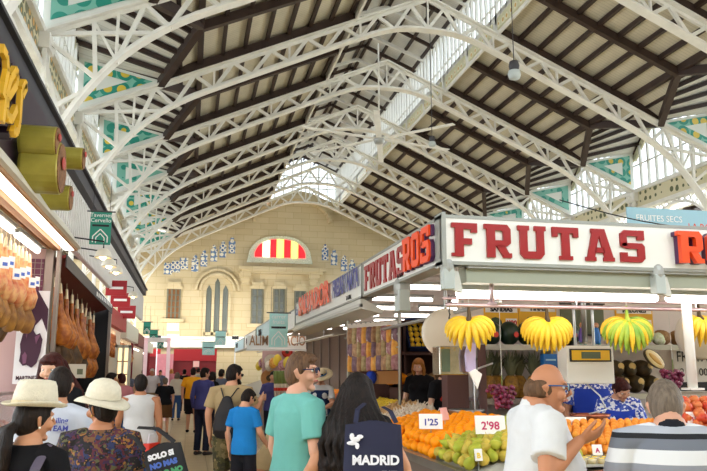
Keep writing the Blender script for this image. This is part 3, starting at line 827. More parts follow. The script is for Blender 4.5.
m = MB(); m.box((.8, .8, .95), (1.35, 4.1, 1.12)); m.box((.8, .8, .95), (4.6, 1.1, 1.12)); m.build('inner_shelf', M['counter_steel'], ct)
m = MB()
for yy in (1.0, 2.3, 3.3): m.add([(0.06,yy,.96),(.8,yy,1.2),(.8,yy+.02,1.2),(0.06,yy+.02,.96),(0.06,yy,.88),(.8,yy,1.1),(.8,yy+.02,1.1),(0.06,yy+.02,.88)], [(0,1,2,3),(0,1,5,4),(3,2,6,7),(0,3,7,4)])
m.build('divider', M['counter_steel'], ct)

# fruit
mat('orange_skin', 'ff9a00', .5, noise_s=30, noise_a=.05, bump=.15, bump_s=200)
mat('pear_skin', 'c3bd42', .45, noise_s=14, noise_a=.2, col2='93a22c')
mat('pear_ripe', 'e0c050', .45, noise_s=14, noise_a=.2, col2='a99a3a')
mat('apple_red', 'c92a2a', .35, noise_s=8, col2='d98a4a')
mat('apple_green', '9dbf3a', .35); mat('apricot', 'f0a840', .55, noise_s=8, col2='e88a30'); mat('lemon', 'f0cf3a', .45)
mat('garlic', 'efe6d2', .6, noise_s=12, col2='cdb9a8'); mat('plum', '3a2030', .35); mat('onion', 'c9a06a', .5)
mat('tomato', 'd6301c', .3)
for n_ in ('orange_skin', 'apricot', 'apple_red', 'pear_skin', 'pear_ripe', 'apple_green'): M[n_].node_tree.nodes['Principled BSDF'].inputs['Specular IOR Level'].default_value = .25
def fruit_mesh(kind):
    m = MB()
    if kind == 'orange': m.ell((0,0,0), (.041,.041,.038), 12, 8)
    elif kind == 'pear':
        m.lathe([(.001,-.042),(.022,-.038),(.034,-.022),(.037,-.004),(.031,.016),(.02,.034),(.014,.048),(.008,.056),(.002,.058)], n=10); m.tube([(0,0,.055),(.008,0,.075)], .002, 5)
    elif kind == 'apple': m.lathe([(.004,-.026),(.02,-.034),(.036,-.018),(.04,.004),(.034,.026),(.018,.034),(.003,.024)], n=12); m.tube([(0,0,.02),(.004,0,.046)], .002, 5)
    elif kind == 'apricot': m.ell((0,0,0), (.028,.028,.03), 10, 7)
    elif kind == 'lemon': m.lathe([(.001,-.046),(.008,-.04),(.022,-.028),(.03,0),(.022,.028),(.008,.04),(.001,.046)], n=10, axis='X')
    elif kind == 'garlic':
        m.ell((0,0,0), (.034,.034,.026), 10, 7, fn=lambda p: V((p.x*(1+.12*math.cos(6*math.atan2(p.y,p.x))), p.y*(1+.12*math.cos(6*math.atan2(p.y,p.x))), p.z))); m.tube([(0,0,.02),(.005,0,.06)], .006, 6)
    elif kind == 'onion': m.lathe([(.003,-.04),(.02,-.036),(.04,-.012),(.04,.01),(.02,.032),(.006,.042),(.004,.06)], n=12)
    return m
def heap(kind, m, spots, name, label, group, tilt=.6, cat=None, sc=1.0):
    proto = None
    for p in spots:
        if proto is None:
            proto = fruit_mesh(kind).build(name, m, smooth=True); o = proto
        else:
            o = proto.copy(); COL.objects.link(o)
        if isinstance(m, str): pass
        o.location = p; s = sc*random.uniform(.92, 1.08); o.scale = (s, s, s)
        o.rotation_euler = (random.uniform(-tilt, tilt), random.uniform(-tilt, tilt), random.uniform(0, 6.3))
        tag(o, label, cat or name.replace('_', ' '), group)
def spots(x0, x1, y0, y1, step, z=None, jit=.15, hmp=.0, lay=1, dz=.04):
    out = []
    z = z or zc
    for l in range(lay):
        i = 0; yy = y0+l*step*.5
        while yy < y1-l*step*.5:
            xx = x0+(step/2 if i % 2 else 0)+l*step*.5
            while xx < x1-l*step*.5:
                px, py = xx+random.uniform(-jit, jit)*step, yy+random.uniform(-jit, jit)*step
                u = (xx-x0)/(x1-x0); v = (yy-y0)/(y1-y0)
                out.append((px, py, z(px, py)+dz+l*step*.72+hmp*math.sin(PI*min(max(u,0),1))*math.sin(PI*min(max(v,0),1))))
                xx += step
            yy += step*.88; i += 1
    return out
heap('orange', M['orange_skin'], spots(2.16, 2.9, 6.45, 7.5, .1, lay=2), 'orange', 'orange in the big heap between the pears and the steel divider', 'oranges in the corner heap', sc=1.3)
heap('orange', M['orange_skin'], spots(2.15, 2.8, 7.62, 8.5, .1, lay=2), 'orange', 'orange in the farther heap beside the white garlic', 'oranges in the farther heap', sc=1.25)
pz = lambda x, y: .9+.3*max(0, min(x-SX, (y-5.3), .8))
pears = spots(2.16, 3.08, 5.55, 6.36, .088, lambda x, y: pz(x, y)+.02, lay=2)
heap('pear', M['pear_skin'], pears[::2], 'pear', 'green pear among the pears in the corner heap', 'green pears at the counter corner', 1.3, sc=1.22)
heap('pear', M['pear_ripe'], pears[1::2], 'pear', 'yellowish pear among the pears in the corner heap', 'ripe pears at the counter corner', 1.3, sc=1.22)
heap('garlic', M['garlic'], spots(2.15, 2.95, 8.55, 9.3, .085, lambda x, y: zc(x, y)+.0, lay=2), 'garlic_bulb', 'white garlic bulb in the pile behind the oranges', 'garlic bulbs in the pile', cat='garlic', sc=1.15)
heap('apricot', M['apricot'], spots(3.15, 4.2, 5.62, 6.15, .072, lambda x, y: zc(x, y), lay=2), 'apricot', 'apricot in the tray beyond the bald man\'s hand', 'apricots in the tray', sc=1.2)
heap('apple', M['apple_green'], [(3.6+.1*i, 6.22+.04*(i % 2), 1.19) for i in range(4)], 'green_apple', 'large green apple above the apricots', 'green apples above the apricots', cat='apple', sc=1.25)
heap('apple', M['apple_red'], spots(4.3, 5.9, 5.5, 6.05, .1, lambda x, y: .98+.5*max(0, min(y-5.35, .7)), lay=2), 'red_apple', 'red apple in the heap right of the striped man', 'red apples on the counter', cat='apple', sc=1.25)
t = thing('raised_tray', 'tilted steel tray under the red apples on the fruit counter', 'tray', (4.25, 5.4, .93))
m = MB(); m.add([(0,0,.02),(1.75,0,.02),(1.75,.72,.36),(0,.72,.36),(0,0,0),(1.75,0,0),(1.75,.72,.18),(0,.72,.18)], [(0,1,2,3),(0,4,5,1),(1,5,6,2),(2,6,7,3),(3,7,4,0),(4,7,6,5)]); m.build('tray', M['counter_steel'], t)
m = MB(); m.box((0,-.02,0),(1.75,0,.07)); m.build('rim', M['steel'], t)
# cut-fruit pots along the front edge
mat('pot', 'e8ecec', .1, alpha=.5); mat('mango', 'f7d23a', .4); mat('melon_cut', 'f0863a', .4); mat('berry', 'd03a28', .4)
def pot_tray(label, x0, n, ms, grp):
    t = thing('pot_tray', label, 'tray', (x0, 5.3, .955), group=grp)
    m = MB(); w = n*.085; m.box((0, 0, 0), (w, .3, .01)); m.box((0,0,0), (w,.008,.03)); m.box((0,.292,0),(w,.3,.03)); m.build('tray', M['tray_white'], t)
    for i in range(n):
        for j in range(3):
            q = MB(); q.lathe([(.03, .01), (.036, .06), (.037, .065)], (.043+i*.085, .05+j*.1, 0), 10)
            c = q.build('pot', M['pot'], t, smooth=True)
            q = MB(); q.lathe([(.028, .012), (.033, .055), (.02, .068), (.001, .07)], (.043+i*.085, .05+j*.1, 0), 8); q.build('fruit_pieces', M[ms[i % len(ms)]], c, smooth=True)
pot_tray('tray of clear pots of yellow cut mango before the pears', 2.6, 10, ['mango'], None)
pot_tray('tray of pots of orange and red cut fruit beyond the bald man', 3.62, 9, ['mango', 'melon_cut', 'berry', 'melon_cut'], None)
# price cards
mat('card', 'f6f2ee', .6); mat('card_pink', 'f3b9b0', .6); mat('magenta', 'c2185b', .5)
def card(label, loc, rz, w, h, txt, tm='magenta', tilt=.25, m='card', sz=None):
    c = thing('price_card', label, 'price card', loc, rz)
    q = MB(); q.box((-w/2, -.004, 0), (w/2, .004, h)); o = q.build('card', M[m], c); o.rotation_euler = (-tilt, 0, 0)
    q = MB(); q.tube([(0,.01,-.12),(0,.01,.02)], .004, 6); q.build('pin', M['steel'], c)
    text('lettering', txt, M[tm], o, (0, -.006, h*.12), (PI/2, 0, 0), sz or h*.6, .001, .002, 'CENTER')
    return c
card('white price card with blue figures standing in the oranges', at(431, 429, Y=6.75), R(-14), .22, .14, "1'25", 'blue_letter')
card('salmon price card lying behind the blue-figured card in the oranges', at(446, 420, Y=6.95), R(50), .18, .12, "", 'blue_letter', m='card_pink')
card('white price card with magenta figures standing in the pears', at(491, 434, Y=5.85), R(-10), .25, .15, "2'98")
card('magenta price card behind the apricots, beside the bald man\'s chin', at(577, 432, Y=6.1), R(-8), .2, .13, "1'60", 'blue_letter')
card('small yellow and white tag among the front pears', at(479, 461, Y=5.5), R(-5), .06, .09, "B", 'mango')
card('white price card with magenta figures on the red apples', at(700, 428, Y=5.8), R(-8), .2, .14, "1'90")
card('white price card low beside the striped man\'s shoulder', at(692, 440, Y=5.6), R(-8), .14, .07, "2'50")
card('small white card below the apricots near the bald man\'s hand', at(598, 455, Y=5.45), R(-5), .08, .08, "A")

# ------------------------------------------------------------------ back rack of the fruit stall
YB = 8.7
mat('wall_pink', 'e6dcd6', .7); mat('shelf_steel', 'a79aa4', .3, metal=.7); mat('rack_dark', '5b3d3a', .6)
bw = MB(); bw.box((3.3, YB+.05, 0), (9, YB+.13, 2.94)); struct('wall_back', bw, M['wall_pink'])
def shelf(label, xa, xb, z, y0=8.15, y1=YB, m='shelf_steel'):
    t = thing('shelf', label, 'shelf', (xa, y0, z))
    q = MB(); q.box((0, 0, -.03), (xb-xa, y1-y0, 0)); q.build('board', M[m], t)
    q = MB(); q.box((0, -.015, -.06), (xb-xa, 0, .005)); q.build('lip', M['steel'], t)
    q = MB()
    for x in (.1, xb-xa-.1): q.prism([(0,-.03),(.4,-.03),(.5,-.2),(.45,-.2)], (x, .05, 0), (0,1,0), (0,0,1), (.02,0,0))
    q.build('bracket', M['steel'], t)
    return t
zt = at(520, 345, Y=8.15).z
xa, xm, xb = at(480, 345, Y=8.15).x, at(566, 345, Y=8.15).x, at(606, 345, Y=8.15).x
shelf('steel shelf carrying the row of dark watermelons', xa, xm, zt)
shelf('pinkish steel shelf carrying netted melons and white flowers', xb, at(706, 345, Y=8.15).x+.9, at(640, 345, Y=8.15).z)
z2 = at(510, 399, Y=8.15).z
shelf('lower steel shelf carrying the pineapples', at(478, 399, Y=8.15).x, at(560, 399, Y=8.15).x, z2)
shelf('lower shelf carrying small yellow fruit', at(562, 394, Y=8.15).x, at(612, 394, Y=8.15).x, at(585, 393, Y=8.15).z)
z3 = at(630, 394, Y=8.15).z
shelf('lower shelf carrying brown striped melons', at(612, 394, Y=8.15).x+.03, at(678, 394, Y=8.15).x, z3)
# dark cabinet below
q = thing('cabinet', 'dark brown base cabinet under the rack of pineapples', 'cabinet', (3.35, 8.2, 0))
m = MB(); m.box((0, 0, 0), (4.6, .5, 1.05)); m.build('body', M['rack_dark'], q)
m = MB()
for k in range(6): m.box((.03+k*.76, -.02, .05), (.75+k*.76, 0, 1.0))
m.build('door', M['rack_dark'], q)
# uprights
for px, lab in ((482, 'brown upright at the left end of the watermelon rack'), (566, 'steel upright between the watermelon shelf and the scale')):
    x = at(px, 370, Y=8.12).x
    q = thing('rack_upright', lab, 'upright', (x, 8.12, 0)); m = MB(); m.box((-.04, -.03, 0), (.04, .03, zt)); m.build('profile', M['shelf_steel' if px > 500 else 'rack_dark'], q)
    m = MB(); m.box((-.06,-.05,0), (.06,.05,.02)); m.build('foot', M['steel'], q)
q = thing('wooden_post', 'thick dark wooden post at the corner of the fruit rack', 'post', (at(455, 380, Y=8.3).x, 8.3, 0))
m = MB(); m.box((-.13, -.1, 0), (.13, .1, 1.85)); m.build('shaft', M['rack_dark'], q)
m = MB(); m.box((-.16, -.12, 1.85), (.16, .12, 1.89)); m.build('cap', M['dark_timber'], q)
# watermelons
mat('watermelon', '1e3a22', .3, noise_s=9, noise_a=.25, col2='0f2214'); mat('sticker', 'e8e2d8', .5); mat('sticker_red', 'd23a2a', .5)
def watermelon(px, w, label=None, g=True, z=zt, r=.13):
    x = at(px, 330, Y=8.4).x
    t = tag(empty('watermelon', (x, 8.35, z+r*1.12), random.uniform(-.2, .2)), label or 'round dark green watermelon with a small sticker in the shelf row', 'watermelon', 'watermelons on the shelf' if g else None)
    m = MB(); m.ell((0,0,0), (r, r, r*1.12), 18, 12); m.build('rind', M['watermelon'], t, smooth=True)
    m = MB(); m.tube([(0.02, -r*1.0, -.02), (0.02, -r*1.02, -.02)], .035, 12, closed_flat=True); m.build('sticker', M['sticker_red'], t)
for px in (489, 507, 525, 544, 567): watermelon(px, 14)
# pineapples
mat('pine_body', 'b98a2c', .6, noise_s=30, col2='6e4a1c', noise_a=.3, bump=.6, bump_s=60); mat('pine_leaf', '6f7458', .6); mat('pine_leaf2', '7a7058', .6)
def pineapple(x, y, z, s=1, label='pineapple with a spiky grey-green crown on the lower shelf', grp='pineapples on the shelf'):
    t = tag(empty('pineapple', (x, y, z), random.uniform(0, 6)), label, 'pineapple', grp); t.scale = (s, s, s)
    m = MB(); n = 12
    prof = [(.02,0),(.055,.015),(.072,.06),(.075,.11),(.066,.165),(.045,.2),(.015,.21)]
    m.lathe(prof, n=18)
    for i in range(9):
        for k in range(11):
            a = 2*PI*(k+.5*(i % 2))/11; h = .02+i*.021; rr = .074-.5*abs(h-.1)**2*8
            m.add([(rr*math.cos(a)*1.0, rr*math.sin(a), h-.009), (rr*math.cos(a+.2), rr*math.sin(a+.2), h), (rr*math.cos(a), rr*math.sin(a), h+.009), (rr*math.cos(a-.2), rr*math.sin(a-.2), h), (1.1*rr*math.cos(a), 1.1*rr*math.sin(a), h)], [(0,1,4),(1,2,4),(2,3,4),(3,0,4)])
    m.build('fruit_body', M['pine_body'], t)
    m = MB()
    for k in range(34):
        a = k*2.4; tl = .1+.14*(1-k/34); out = .15*(1-k/34)+.02
        w = .017; b = V((.02*math.cos(a), .02*math.sin(a), .2)); d = V((math.cos(a), math.sin(a), 0)); sd = V((-math.sin(a), math.cos(a), 0))
        mid = b+d*out*.45+V((0,0,.11+.05*k/34)); tip = b+d*out+V((0,0,.16+.1*k/34-.06*(1-k/34)))
        m.add([b-sd*w, b+sd*w, mid+sd*w*.8, mid-sd*w*.8, tip, b+V((0,0,.01))], [(0,1,2,3),(3,2,4)])
    m.build('leaf_crown', M['pine_leaf'], t)
for i in range(5):
    x = at(487+i*11.5, 398, Y=8.35).x
    pineapple(x, 8.3+.1*(i % 2), z2, 1.3)
# banana bunches
mat('banana', 'f4ce2c', .45, noise_s=9, noise_a=.05, col2='e0b022'); mat('banana_green', 'b7c53a', .45, noise_s=7, col2='6fa332'); mat('banana_tip', '4a3a20', .7)
def bananas(label, loc, n, R0, m, rz=0, mix=False):
    t = thing('banana_bunch', label, 'bananas', loc, rz)
    c = 0
    for rw in range(2):
        for k in range(n-2*rw):
            u = (k+.5)/(n-2*rw)*2-1; a = u*(1.3-.12*rw)
            q = MB(); rad = []; p = V((math.sin(a)*.02, .03-.05*rw, -.02-.02*rw)); pts = [p.copy()]; L = R0*(1.12-.1*abs(u))*(1 if rw == 0 else .92)
            for j in range(7):
                s = j/6; th = a*(1.45-1.25*s)
                f = -.42*(1-s)*(1 if rw else .35)+.12*s
                p = p+V((math.sin(th), f*math.cos(a), -math.cos(th)*(.55+.5*s))).normalized()*L/7
                pts.append(p.copy())
            q.tube(pts, [.011,.02,.028,.03,.029,.025,.017,.007], 8, (0, 1, 0)); b_ = q.build('banana', M[m if not (mix and c % 3 == 0) else 'banana'], t, smooth=True)
            c += 1
    q = MB(); q.tube([(0,0,.1),(0,0,.0),(0,-.02,-.04)], [.012,.02,.03], 8); q.build('stalk', M['banana_tip' if not mix else 'banana_green'], t, smooth=True)
    q = MB(); q.tube([(0,0,.2),(0,0,.1)], .003, 5); q.build('string', M['white_paint'], t)
def hang(px, py, Y): return at(px, py, Y=Y)
bananas('yellow banana bunch hanging at the stall corner above the mirror box', hang(469, 316, 6.4), 11, .27, 'banana', -.5)
bananas('wide yellow banana bunch hanging before the dark watermelons', hang(547, 317, 6.4), 14, .29, 'banana', -.2)
bananas('green banana bunch hanging before the white flowers', hang(627, 317, 6.4), 15, .30, 'banana_green', -.2, True)
bananas('yellow banana bunch hanging beside the white post, right side', hang(699, 315, 6.4), 9, .26, 'banana', .3)
# melons
mat('melon_brown', '5e4a26', .5, noise_s=16, col2='3a3018', noise_a=.3, bump=.3, bump_s=40); mat('melon_net', 'a98455', .7, noise_s=30, col2='8a6638', bump=.4, bump_s=90); mat('melon_tip', 'e0c27a', .6)
for i, (px, py) in enumerate(((619, 386), (634, 388), (650, 386), (616, 368), (630, 366), (643, 366))):
    p = at(px, py, Y=8.3)
    if i < 3: p.z = z3+.115
    else: p.z = z3+.3
    t = tag(empty('melon', (p.x, 8.3+.05*(i > 2), p.z), random.uniform(-.3, .3)), 'brown ribbed melon with a pale blossom end in the stacked pile', 'melon', 'brown melons stacked on the lower shelf')
    m = MB(); m.ell((0,0,0), (.1, .16, .11), 16, 10); m.build('rind', M['melon_brown'], t, smooth=True)
    m = MB(); m.ell((0.01,-.142,.03), (.045, .02, .045), 10, 6); m.build('blossom_end', M['melon_tip'], t, smooth=True)
for px in (661, 678):
    p = at(px, 338, Y=8.35)
    t = tag(empty('netted_melon', (p.x, 8.35, at(640, 345, Y=8.15).z+.1)), 'tan netted melon lying on the upper shelf beside the flowers', 'melon', 'netted melons on the upper shelf')
    m = MB(); m.ell((0,0,0), (.13, .11, .1), 16, 10); m.build('rind', M['melon_net'], t, smooth=True)
    m = MB(); m.tube([(.12,0,0),(.15,0,.01)], .008, 6, (0,0,1)); m.build('stalk', M['pine_leaf'], t)
mat('melon_flesh', 'ecd596', .4); mat('melon_seed', 'd8a84a', .5)
p = at(655, 359, Y=8.05); t = thing('cut_melon', 'halved melon showing pale flesh propped above the brown melons', 'melon', p); t.rotation_euler = (0, R(35), R(10))
m = MB(); m.ell((0,0,0), (.18, .1, .085), 18, 12, fn=lambda q: V((q.x, max(q.y, 0), q.z))); m.build('rind', M['melon_brown'], t, smooth=False)
m = MB(); m.ell((0,-.003,0), (.168, .01, .076), 18, 8); m.build('flesh', M['melon_flesh'], t, smooth=True)
m = MB(); m.ell((0,-.01,0), (.12, .008, .035), 14, 8); m.build('seeds', M['melon_seed'], t, smooth=True)
# small yellow fruit on the shelf
zl = at(585, 393, Y=8.15).z
heap('lemon', M['lemon'], [(at(566+i*6.2, 390, Y=8.3).x, 8.22+.09*j, zl+.035+.05*j) for i in range(7) for j in range(2)], 'lemon', 'lemon in the row on the shelf under the scale', 'lemons on the shelf')
# flowers between
mat('white_veg', 'eef2e2', .6, noise_s=25, col2='b9cf8a')
t = thing('cauliflower_row', 'white flowered greens on the upper shelf behind the green bananas', 'vegetables', (at(632, 343, Y=8.35).x, 8.3, at(640, 345, Y=8.15).z), kind='stuff')
m = MB()
for k in range(26): m.ell((random.uniform(-.35,.35), random.uniform(-.08,.1), random.uniform(.05,.14)), random.uniform(.04,.07), 8, 6)
m.build('floret', M['white_veg'], t, smooth=True)
# figurines on the shelf
mat('toy_blue', '2a74c0', .4); mat('toy_teal', '3aa08a', .4); mat('toy_purple', '6a4a9a', .4); mat('skin_toy', 'd9a07a', .5)
for px, mm, lab in ((583, 'toy_purple', 'small purple and white figurine on the shelf end behind the post'), (597, 'toy_blue', 'small blue and teal figurine on the shelf end')):
    p = at(px, 344, Y=8.1); t = thing('figurine', lab, 'figurine', (p.x, 8.1, zt))
    m = MB(); m.tube([(0,0,.06),(0,0,.14),(0,0,.19)], [.05,.045,.03], 10); m.build('dress', M[mm], t, smooth=True)
    m = MB(); m.ell((0,0,.24), .035, 10, 8); m.build('head', M['skin_toy'], t, smooth=True)
    m = MB(); m.tube([(-.03,0,0),(-.03,0,.08)], .018, 8); m.tube([(.03,0,0),(.03,0,.08)], .018, 8); m.build('leg', M['toy_teal'], t, smooth=True)
shelf('short shelf end carrying two little figurines above the scale', at(574, 345, Y=8).x, at(606, 345, Y=8).x, zt, 8.0, 8.3)
# posters
mat('poster_yellow', 'f4b829', .6); mat('poster_pic', '3a4a2a', .6); mat('poster_red', 'cf2a2a', .6)
def poster(px0, px1, py0, py1, label, title, price, Y=YB+.03):
    a = at(px0, py1, Y=Y); b = at(px1, py0, Y=Y); w, h = b.x-a.x, b.z-a.z
    t = thing('poster', label, 'poster', (a.x, Y, a.z))
    m = MB(); m.box((0,0,0), (w,.02,h)); m.build('sheet', M['poster_yellow'], t)
    m = MB(); m.box((w*.03,-.004,h*.8), (w*.97,0,h*.97)); m.box((w*.62,-.004,.05*h),(w*.95,0,h*.6)); m.build('panel', M['card'], t)
    text('lettering', title, M['black'], t, (w*.5,-.008,h*.8), (PI/2,0,0), h*.2, .001, .004, 'CENTER', sx=1.0)
    text('lettering', price, M['poster_red'], t, (w*.78,-.008,h*.32), (PI/2,0,0), h*.24, .001, .003, 'CENTER')
    m = MB(); m.ell((w*.32,-.004,h*.4), (w*.2,.004,h*.24), 16, 6); m.build('picture', M['poster_pic'], t)
poster(485, 518, 307, 336, 'yellow SANDIAS price poster behind the left watermelons', 'SANDIAS', "1'90")
poster(520, 556, 306, 336, 'yellow PIÑAS price poster behind the middle watermelons', 'PIÑAS', "1'25")
poster(617, 652, 308, 338, 'yellow price poster behind the green bananas', 'MELONES', "1'10")
mat('dark_panel', '2c2a2a', .5)
t = thing('notice_board', 'dark green board behind the stall post, right of the posters', 'board', at(562, 334, Y=YB+.02))
a, b = at(562, 334, Y=YB+.02), at(603, 305, Y=YB+.02)
m = MB(); m.box((0,0,0), (b.x-a.x, .03, b.z-a.z)); m.build('board', M['pine_leaf'], t); m = MB(); m.box((-.02,-.01,-.02),(b.x-a.x+.02,.0,0)); m.box((-.02,-.01,b.z-a.z),(b.x-a.x+.02,0,b.z-a.z+.02)); m.build('frame', M['dark_panel'], t)
# white sign on the right wall
a, b = at(676, 392, Y=YB), at(706, 348, Y=YB)
t = thing('notice_board', 'white board with black letters and figures right of the grapes', 'board', (a.x, YB, a.z))
w, h = b.x-a.x+.5, b.z-a.z
m = MB(); m.box((0,0,0), (w,.03,h)); m.build('board', M['card'], t)
text('lettering', 'FRUTAS', M['black'], t, (.04,-.006,h*.62), (PI/2,0,0), h*.34, .001, .0, sx=.8); text('lettering', '2 90 00', M['black'], t, (.08,-.006,h*.32), (PI/2,0,0), h*.24, .001)
m = MB(); m.box((.05,-.006,h*.02), (w*.5,0,h*.22)); m.build('stripe', M['black'], t); m = MB(); m.box((w*.55,-.006,h*.02), (w*.95,0,h*.26)); m.build('patch', M['poster_red'], t)
# blue sign box
a, b = at(545, 378, Y=8.1), at(557, 354, Y=8.1)
t = thing('blue_box', 'narrow bright blue carton standing under the watermelon shelf', 'box', (a.x, 8.1, a.z)); m = MB(); m.box((0,0,0), (b.x-a.x,.1,b.z-a.z)); m.build('carton', M['toy_blue'], t)
m = MB()
for k in range(3): m.box((.02,-.004,.04+k*.08), (b.x-a.x-.02,0,.06+k*.08))
m.build('stripe', M['pale_blue'], t)

# hanging scale with its pan
mat('scale_white', 'e4e2d8', .4); mat('scale_yellow', 'e8b82a', .4); mat('lcd', '5e6a58', .2); mat('copper_pan', 'c9785a', .25, metal=.6)
YS = 6.9
a, b = at(568, 384, Y=YS), at(613, 346, Y=YS); w, h = b.x-a.x, b.z-a.z
t = thing('hanging_scale', 'white boxy hanging scale with a yellow framed display', 'scale', (a.x, YS, a.z))
m = MB(); m.box((0,0,0), (w,.2,h)); m.build('housing', M['scale_white'], t, bevel=.012)
m = MB(); m.box((w*.06,-.008,h*.58),(w*.94,.0,h*.92)); m.build('bezel', M['dark_panel'], t)
m = MB(); m.box((w*.1,-.014,h*.62),(w*.9,-.006,h*.88)); m.build('display_panel', M['scale_yellow'], t)
m = MB(); m.box((w*.3,-.02,h*.66),(w*.7,-.012,h*.84)); m.build('display', M['lcd'], t)
m = MB(); m.tube([(w*.3,.1,h),(w*.3,.1,h+.5)], .015, 8); m.tube([(w*.7,.1,h),(w*.7,.1,h+.5)], .015, 8); m.build('hanger', M['steel'], t, smooth=True)
m = MB(); c0 = at(590, 419, Y=YS-.1)-V((a.x, YS, a.z))
pts = [(w*.5,.1,0),(w*.66,.0,-.12),(w*.72,-.05,-.25),(c0.x,c0.y,c0.z+.05)]; m.tube(pts, .009, 6, (0,1,0)); m.build('pan_arm', M['steel'], t, smooth=True)
m = MB(); m.lathe([(.001,-.02),(.12,-.02),(.19,.03),(.2,.05),(.185,.035),(.115,-.01),(.001,-.01)], c0, 24); m.build('pan', M['copper_pan'], t, smooth=True)

# round cream scale dial, chain and mirrored box at the corner
mat('cream', 'ddd3c2', .5)
p = at(446, 333, Y=7.4)
t = thing('dial_scale', 'big round cream back of a dial scale left of the bananas', 'scale', p, R(-10))
m = MB(); m.lathe([(.001,-.05),(.22,-.05),(.25,-.03),(.26,0),(.25,.03),(.22,.05),(.001,.05)], n=28, axis='Y'); m.build('casing', M['cream'], t, smooth=True)
m = MB(); m.tube([(0,0,.25),(0,0,.55)], .02, 8); m.build('hook', M['steel'], t, smooth=True)
p = at(699, 335, Y=7.4)
t = thing('dial_scale', 'round cream back of a dial scale behind the right-hand bananas', 'scale', p, R(-10))
m = MB(); m.lathe([(.001,-.05),(.24,-.05),(.27,-.03),(.28,0),(.27,.03),(.24,.05),(.001,.05)], n=28, axis='Y'); m.build('casing', M['cream'], t, smooth=True)
m = MB(); m.tube([(0,0,.27),(0,0,.5)], .02, 8); m.build('hook', M['steel'], t, smooth=True)
p = at(450, 342, Y=6.6); t = thing('chain', 'dark chain hanging from the rail down to the mirrored box', 'chain', (p.x, 6.6, p.z))
m = MB(); k = 0; zz = 0
while zz < .42:
    m.tube([(0,0,zz),(0.006*(k % 2),0.006*((k+1) % 2),zz+.02),(0,0,zz+.035)], [.006,.009,.006], 6); zz += .034; k += 1
m.build('links', M['dark_panel'], t)
mat('mirror', 'c9c3b4', .12, metal=.9, noise_s=9, noise_a=.15)
a, b = at(440, 375, Y=6.7), at(468, 346, Y=6.7)
t = thing('mirrored_box', 'shiny metal scale box hanging at the stall corner under the bananas', 'box', (a.x, 6.7, a.z))
m = MB(); m.box((0,0,0),(b.x-a.x,.22,b.z-a.z)); m.build('housing', M['mirror'], t, bevel=.01)
m = MB(); m.box((.02,-.01,.03),(.1,0,b.z-a.z-.03)); m.build('window', M['lcd'], t)
mat('lilac', 'c3b3d8', .6)
a = at(467, 372, Y=6.6); t = thing('carrier_bags', 'lilac and white plastic bags hung beside the mirrored box', 'plastic bag', (a.x, 6.6, a.z))
m = MB(); m.prism([(0,0),(.09,.0),(.1,.27),(.02,.28),(-.01,.15)], (0,0,0), (1,0,0), (0,0,1), (0,.04,0)); m.build('bag', M['lilac'], t, bevel=.01)
m = MB(); m.prism([(.02,.0),(.1,-.16),(.15,-.02),(.08,.03)], (0,-.01,0), (1,0,0), (0,0,1), (0,.03,0)); m.build('bag', M['card'], t, bevel=.008)
# tray scale on the counter
p = at(448, 405, Y=7.9); t = thing('weighing_tray', 'round steel weighing tray on the inner counter behind the oranges', 'scale', (2.98, 7.75, 1.13))
m = MB(); m.box((-.12,-.12,0),(.12,.12,.07)); m.build('base', M['counter_steel'], t, bevel=.01)
m = MB(); m.lathe([(.001,.07),(.17,.07),(.2,.13),(.2,.14),(.16,.085),(.001,.085)], n=24); m.build('tray', M['steel'], t, smooth=True)
q = at(440, 378, Y=7.6)
t = thing('bent_pipe', 'upright steel pipe bent over at its top on the inner counter', 'pipe', (2.92, 7.35, 1.13)); m = MB(); m.tube([(0,0,0),(0,0,.5),(.03,0,.57),(.14,.05,.6),(.24,.08,.63)], .011, 8, (0,1,0)); m.build('tube', M['steel'], t, smooth=True)
m = MB(); m.lathe([(.04,0),(.04,.01)], n=12); m.build('foot', M['steel'], t)
# hanging grapes
mat('grape', '8a2a4a', .3, noise_s=20, col2='5a1a3a'); mat('stem_green', '7a8a4a', .6)
def grapes(label, p, n, w, h):
    t = thing('grape_bunch', label, 'grapes', p)
    m = MB()
    for k in range(n):
        u = random.random(); a = random.uniform(0, 6.3); rr = w*(1-u*.6)*random.uniform(.4, 1)
        m.ell((rr*math.cos(a), rr*.6*math.sin(a), -u*h), .021, 7, 5)
    o = m.build('berries', M['grape'], t, smooth=True); o['kind'] = 'stuff'
    m = MB(); m.tube([(0,0,-h*.5),(0,0,.1)], .005, 5); m.build('stalk', M['stem_green'], t)
    m = MB(); m.tube([(0,0,.1),(0,0,at(560,307,Y=6.4).z-p[2])], .003, 5); m.build('string', M['white_paint'], t)
grapes('red grape bunch hanging on a string before the pineapples', hang(502, 386, 6.7), 90, .17, .2)
grapes('purple grape bunch hanging beside the white post', hang(673, 370, 6.6), 90, .14, .16)
# dark plums in a tray at the back
heap('apricot', M['plum'], [(at(516+i*6, 418, Y=7).x, 6.35+.06*j, 1.21+.01*j) for i in range(6) for j in range(3)], 'plum', 'dark plum in the tray behind the pears', 'plums behind the pears', sc=1.1)
t = thing('fruit_crate', 'low black crate of plums behind the pears', 'crate', (at(516, 418, Y=7).x-.06, 6.28, 1.13)); m = MB(); m.box((0,0,0),(.44,.3,.05)); m.build('crate_base', M['black'], t)
m = MB(); m.box((0,0,.05),(.44,.01,.08)); m.box((0,.29,.05),(.44,.3,.08)); m.box((0,0,.05),(.01,.3,.08)); m.box((.43,0,.05),(.44,.3,.08)); m.build('rim', M['black'], t)
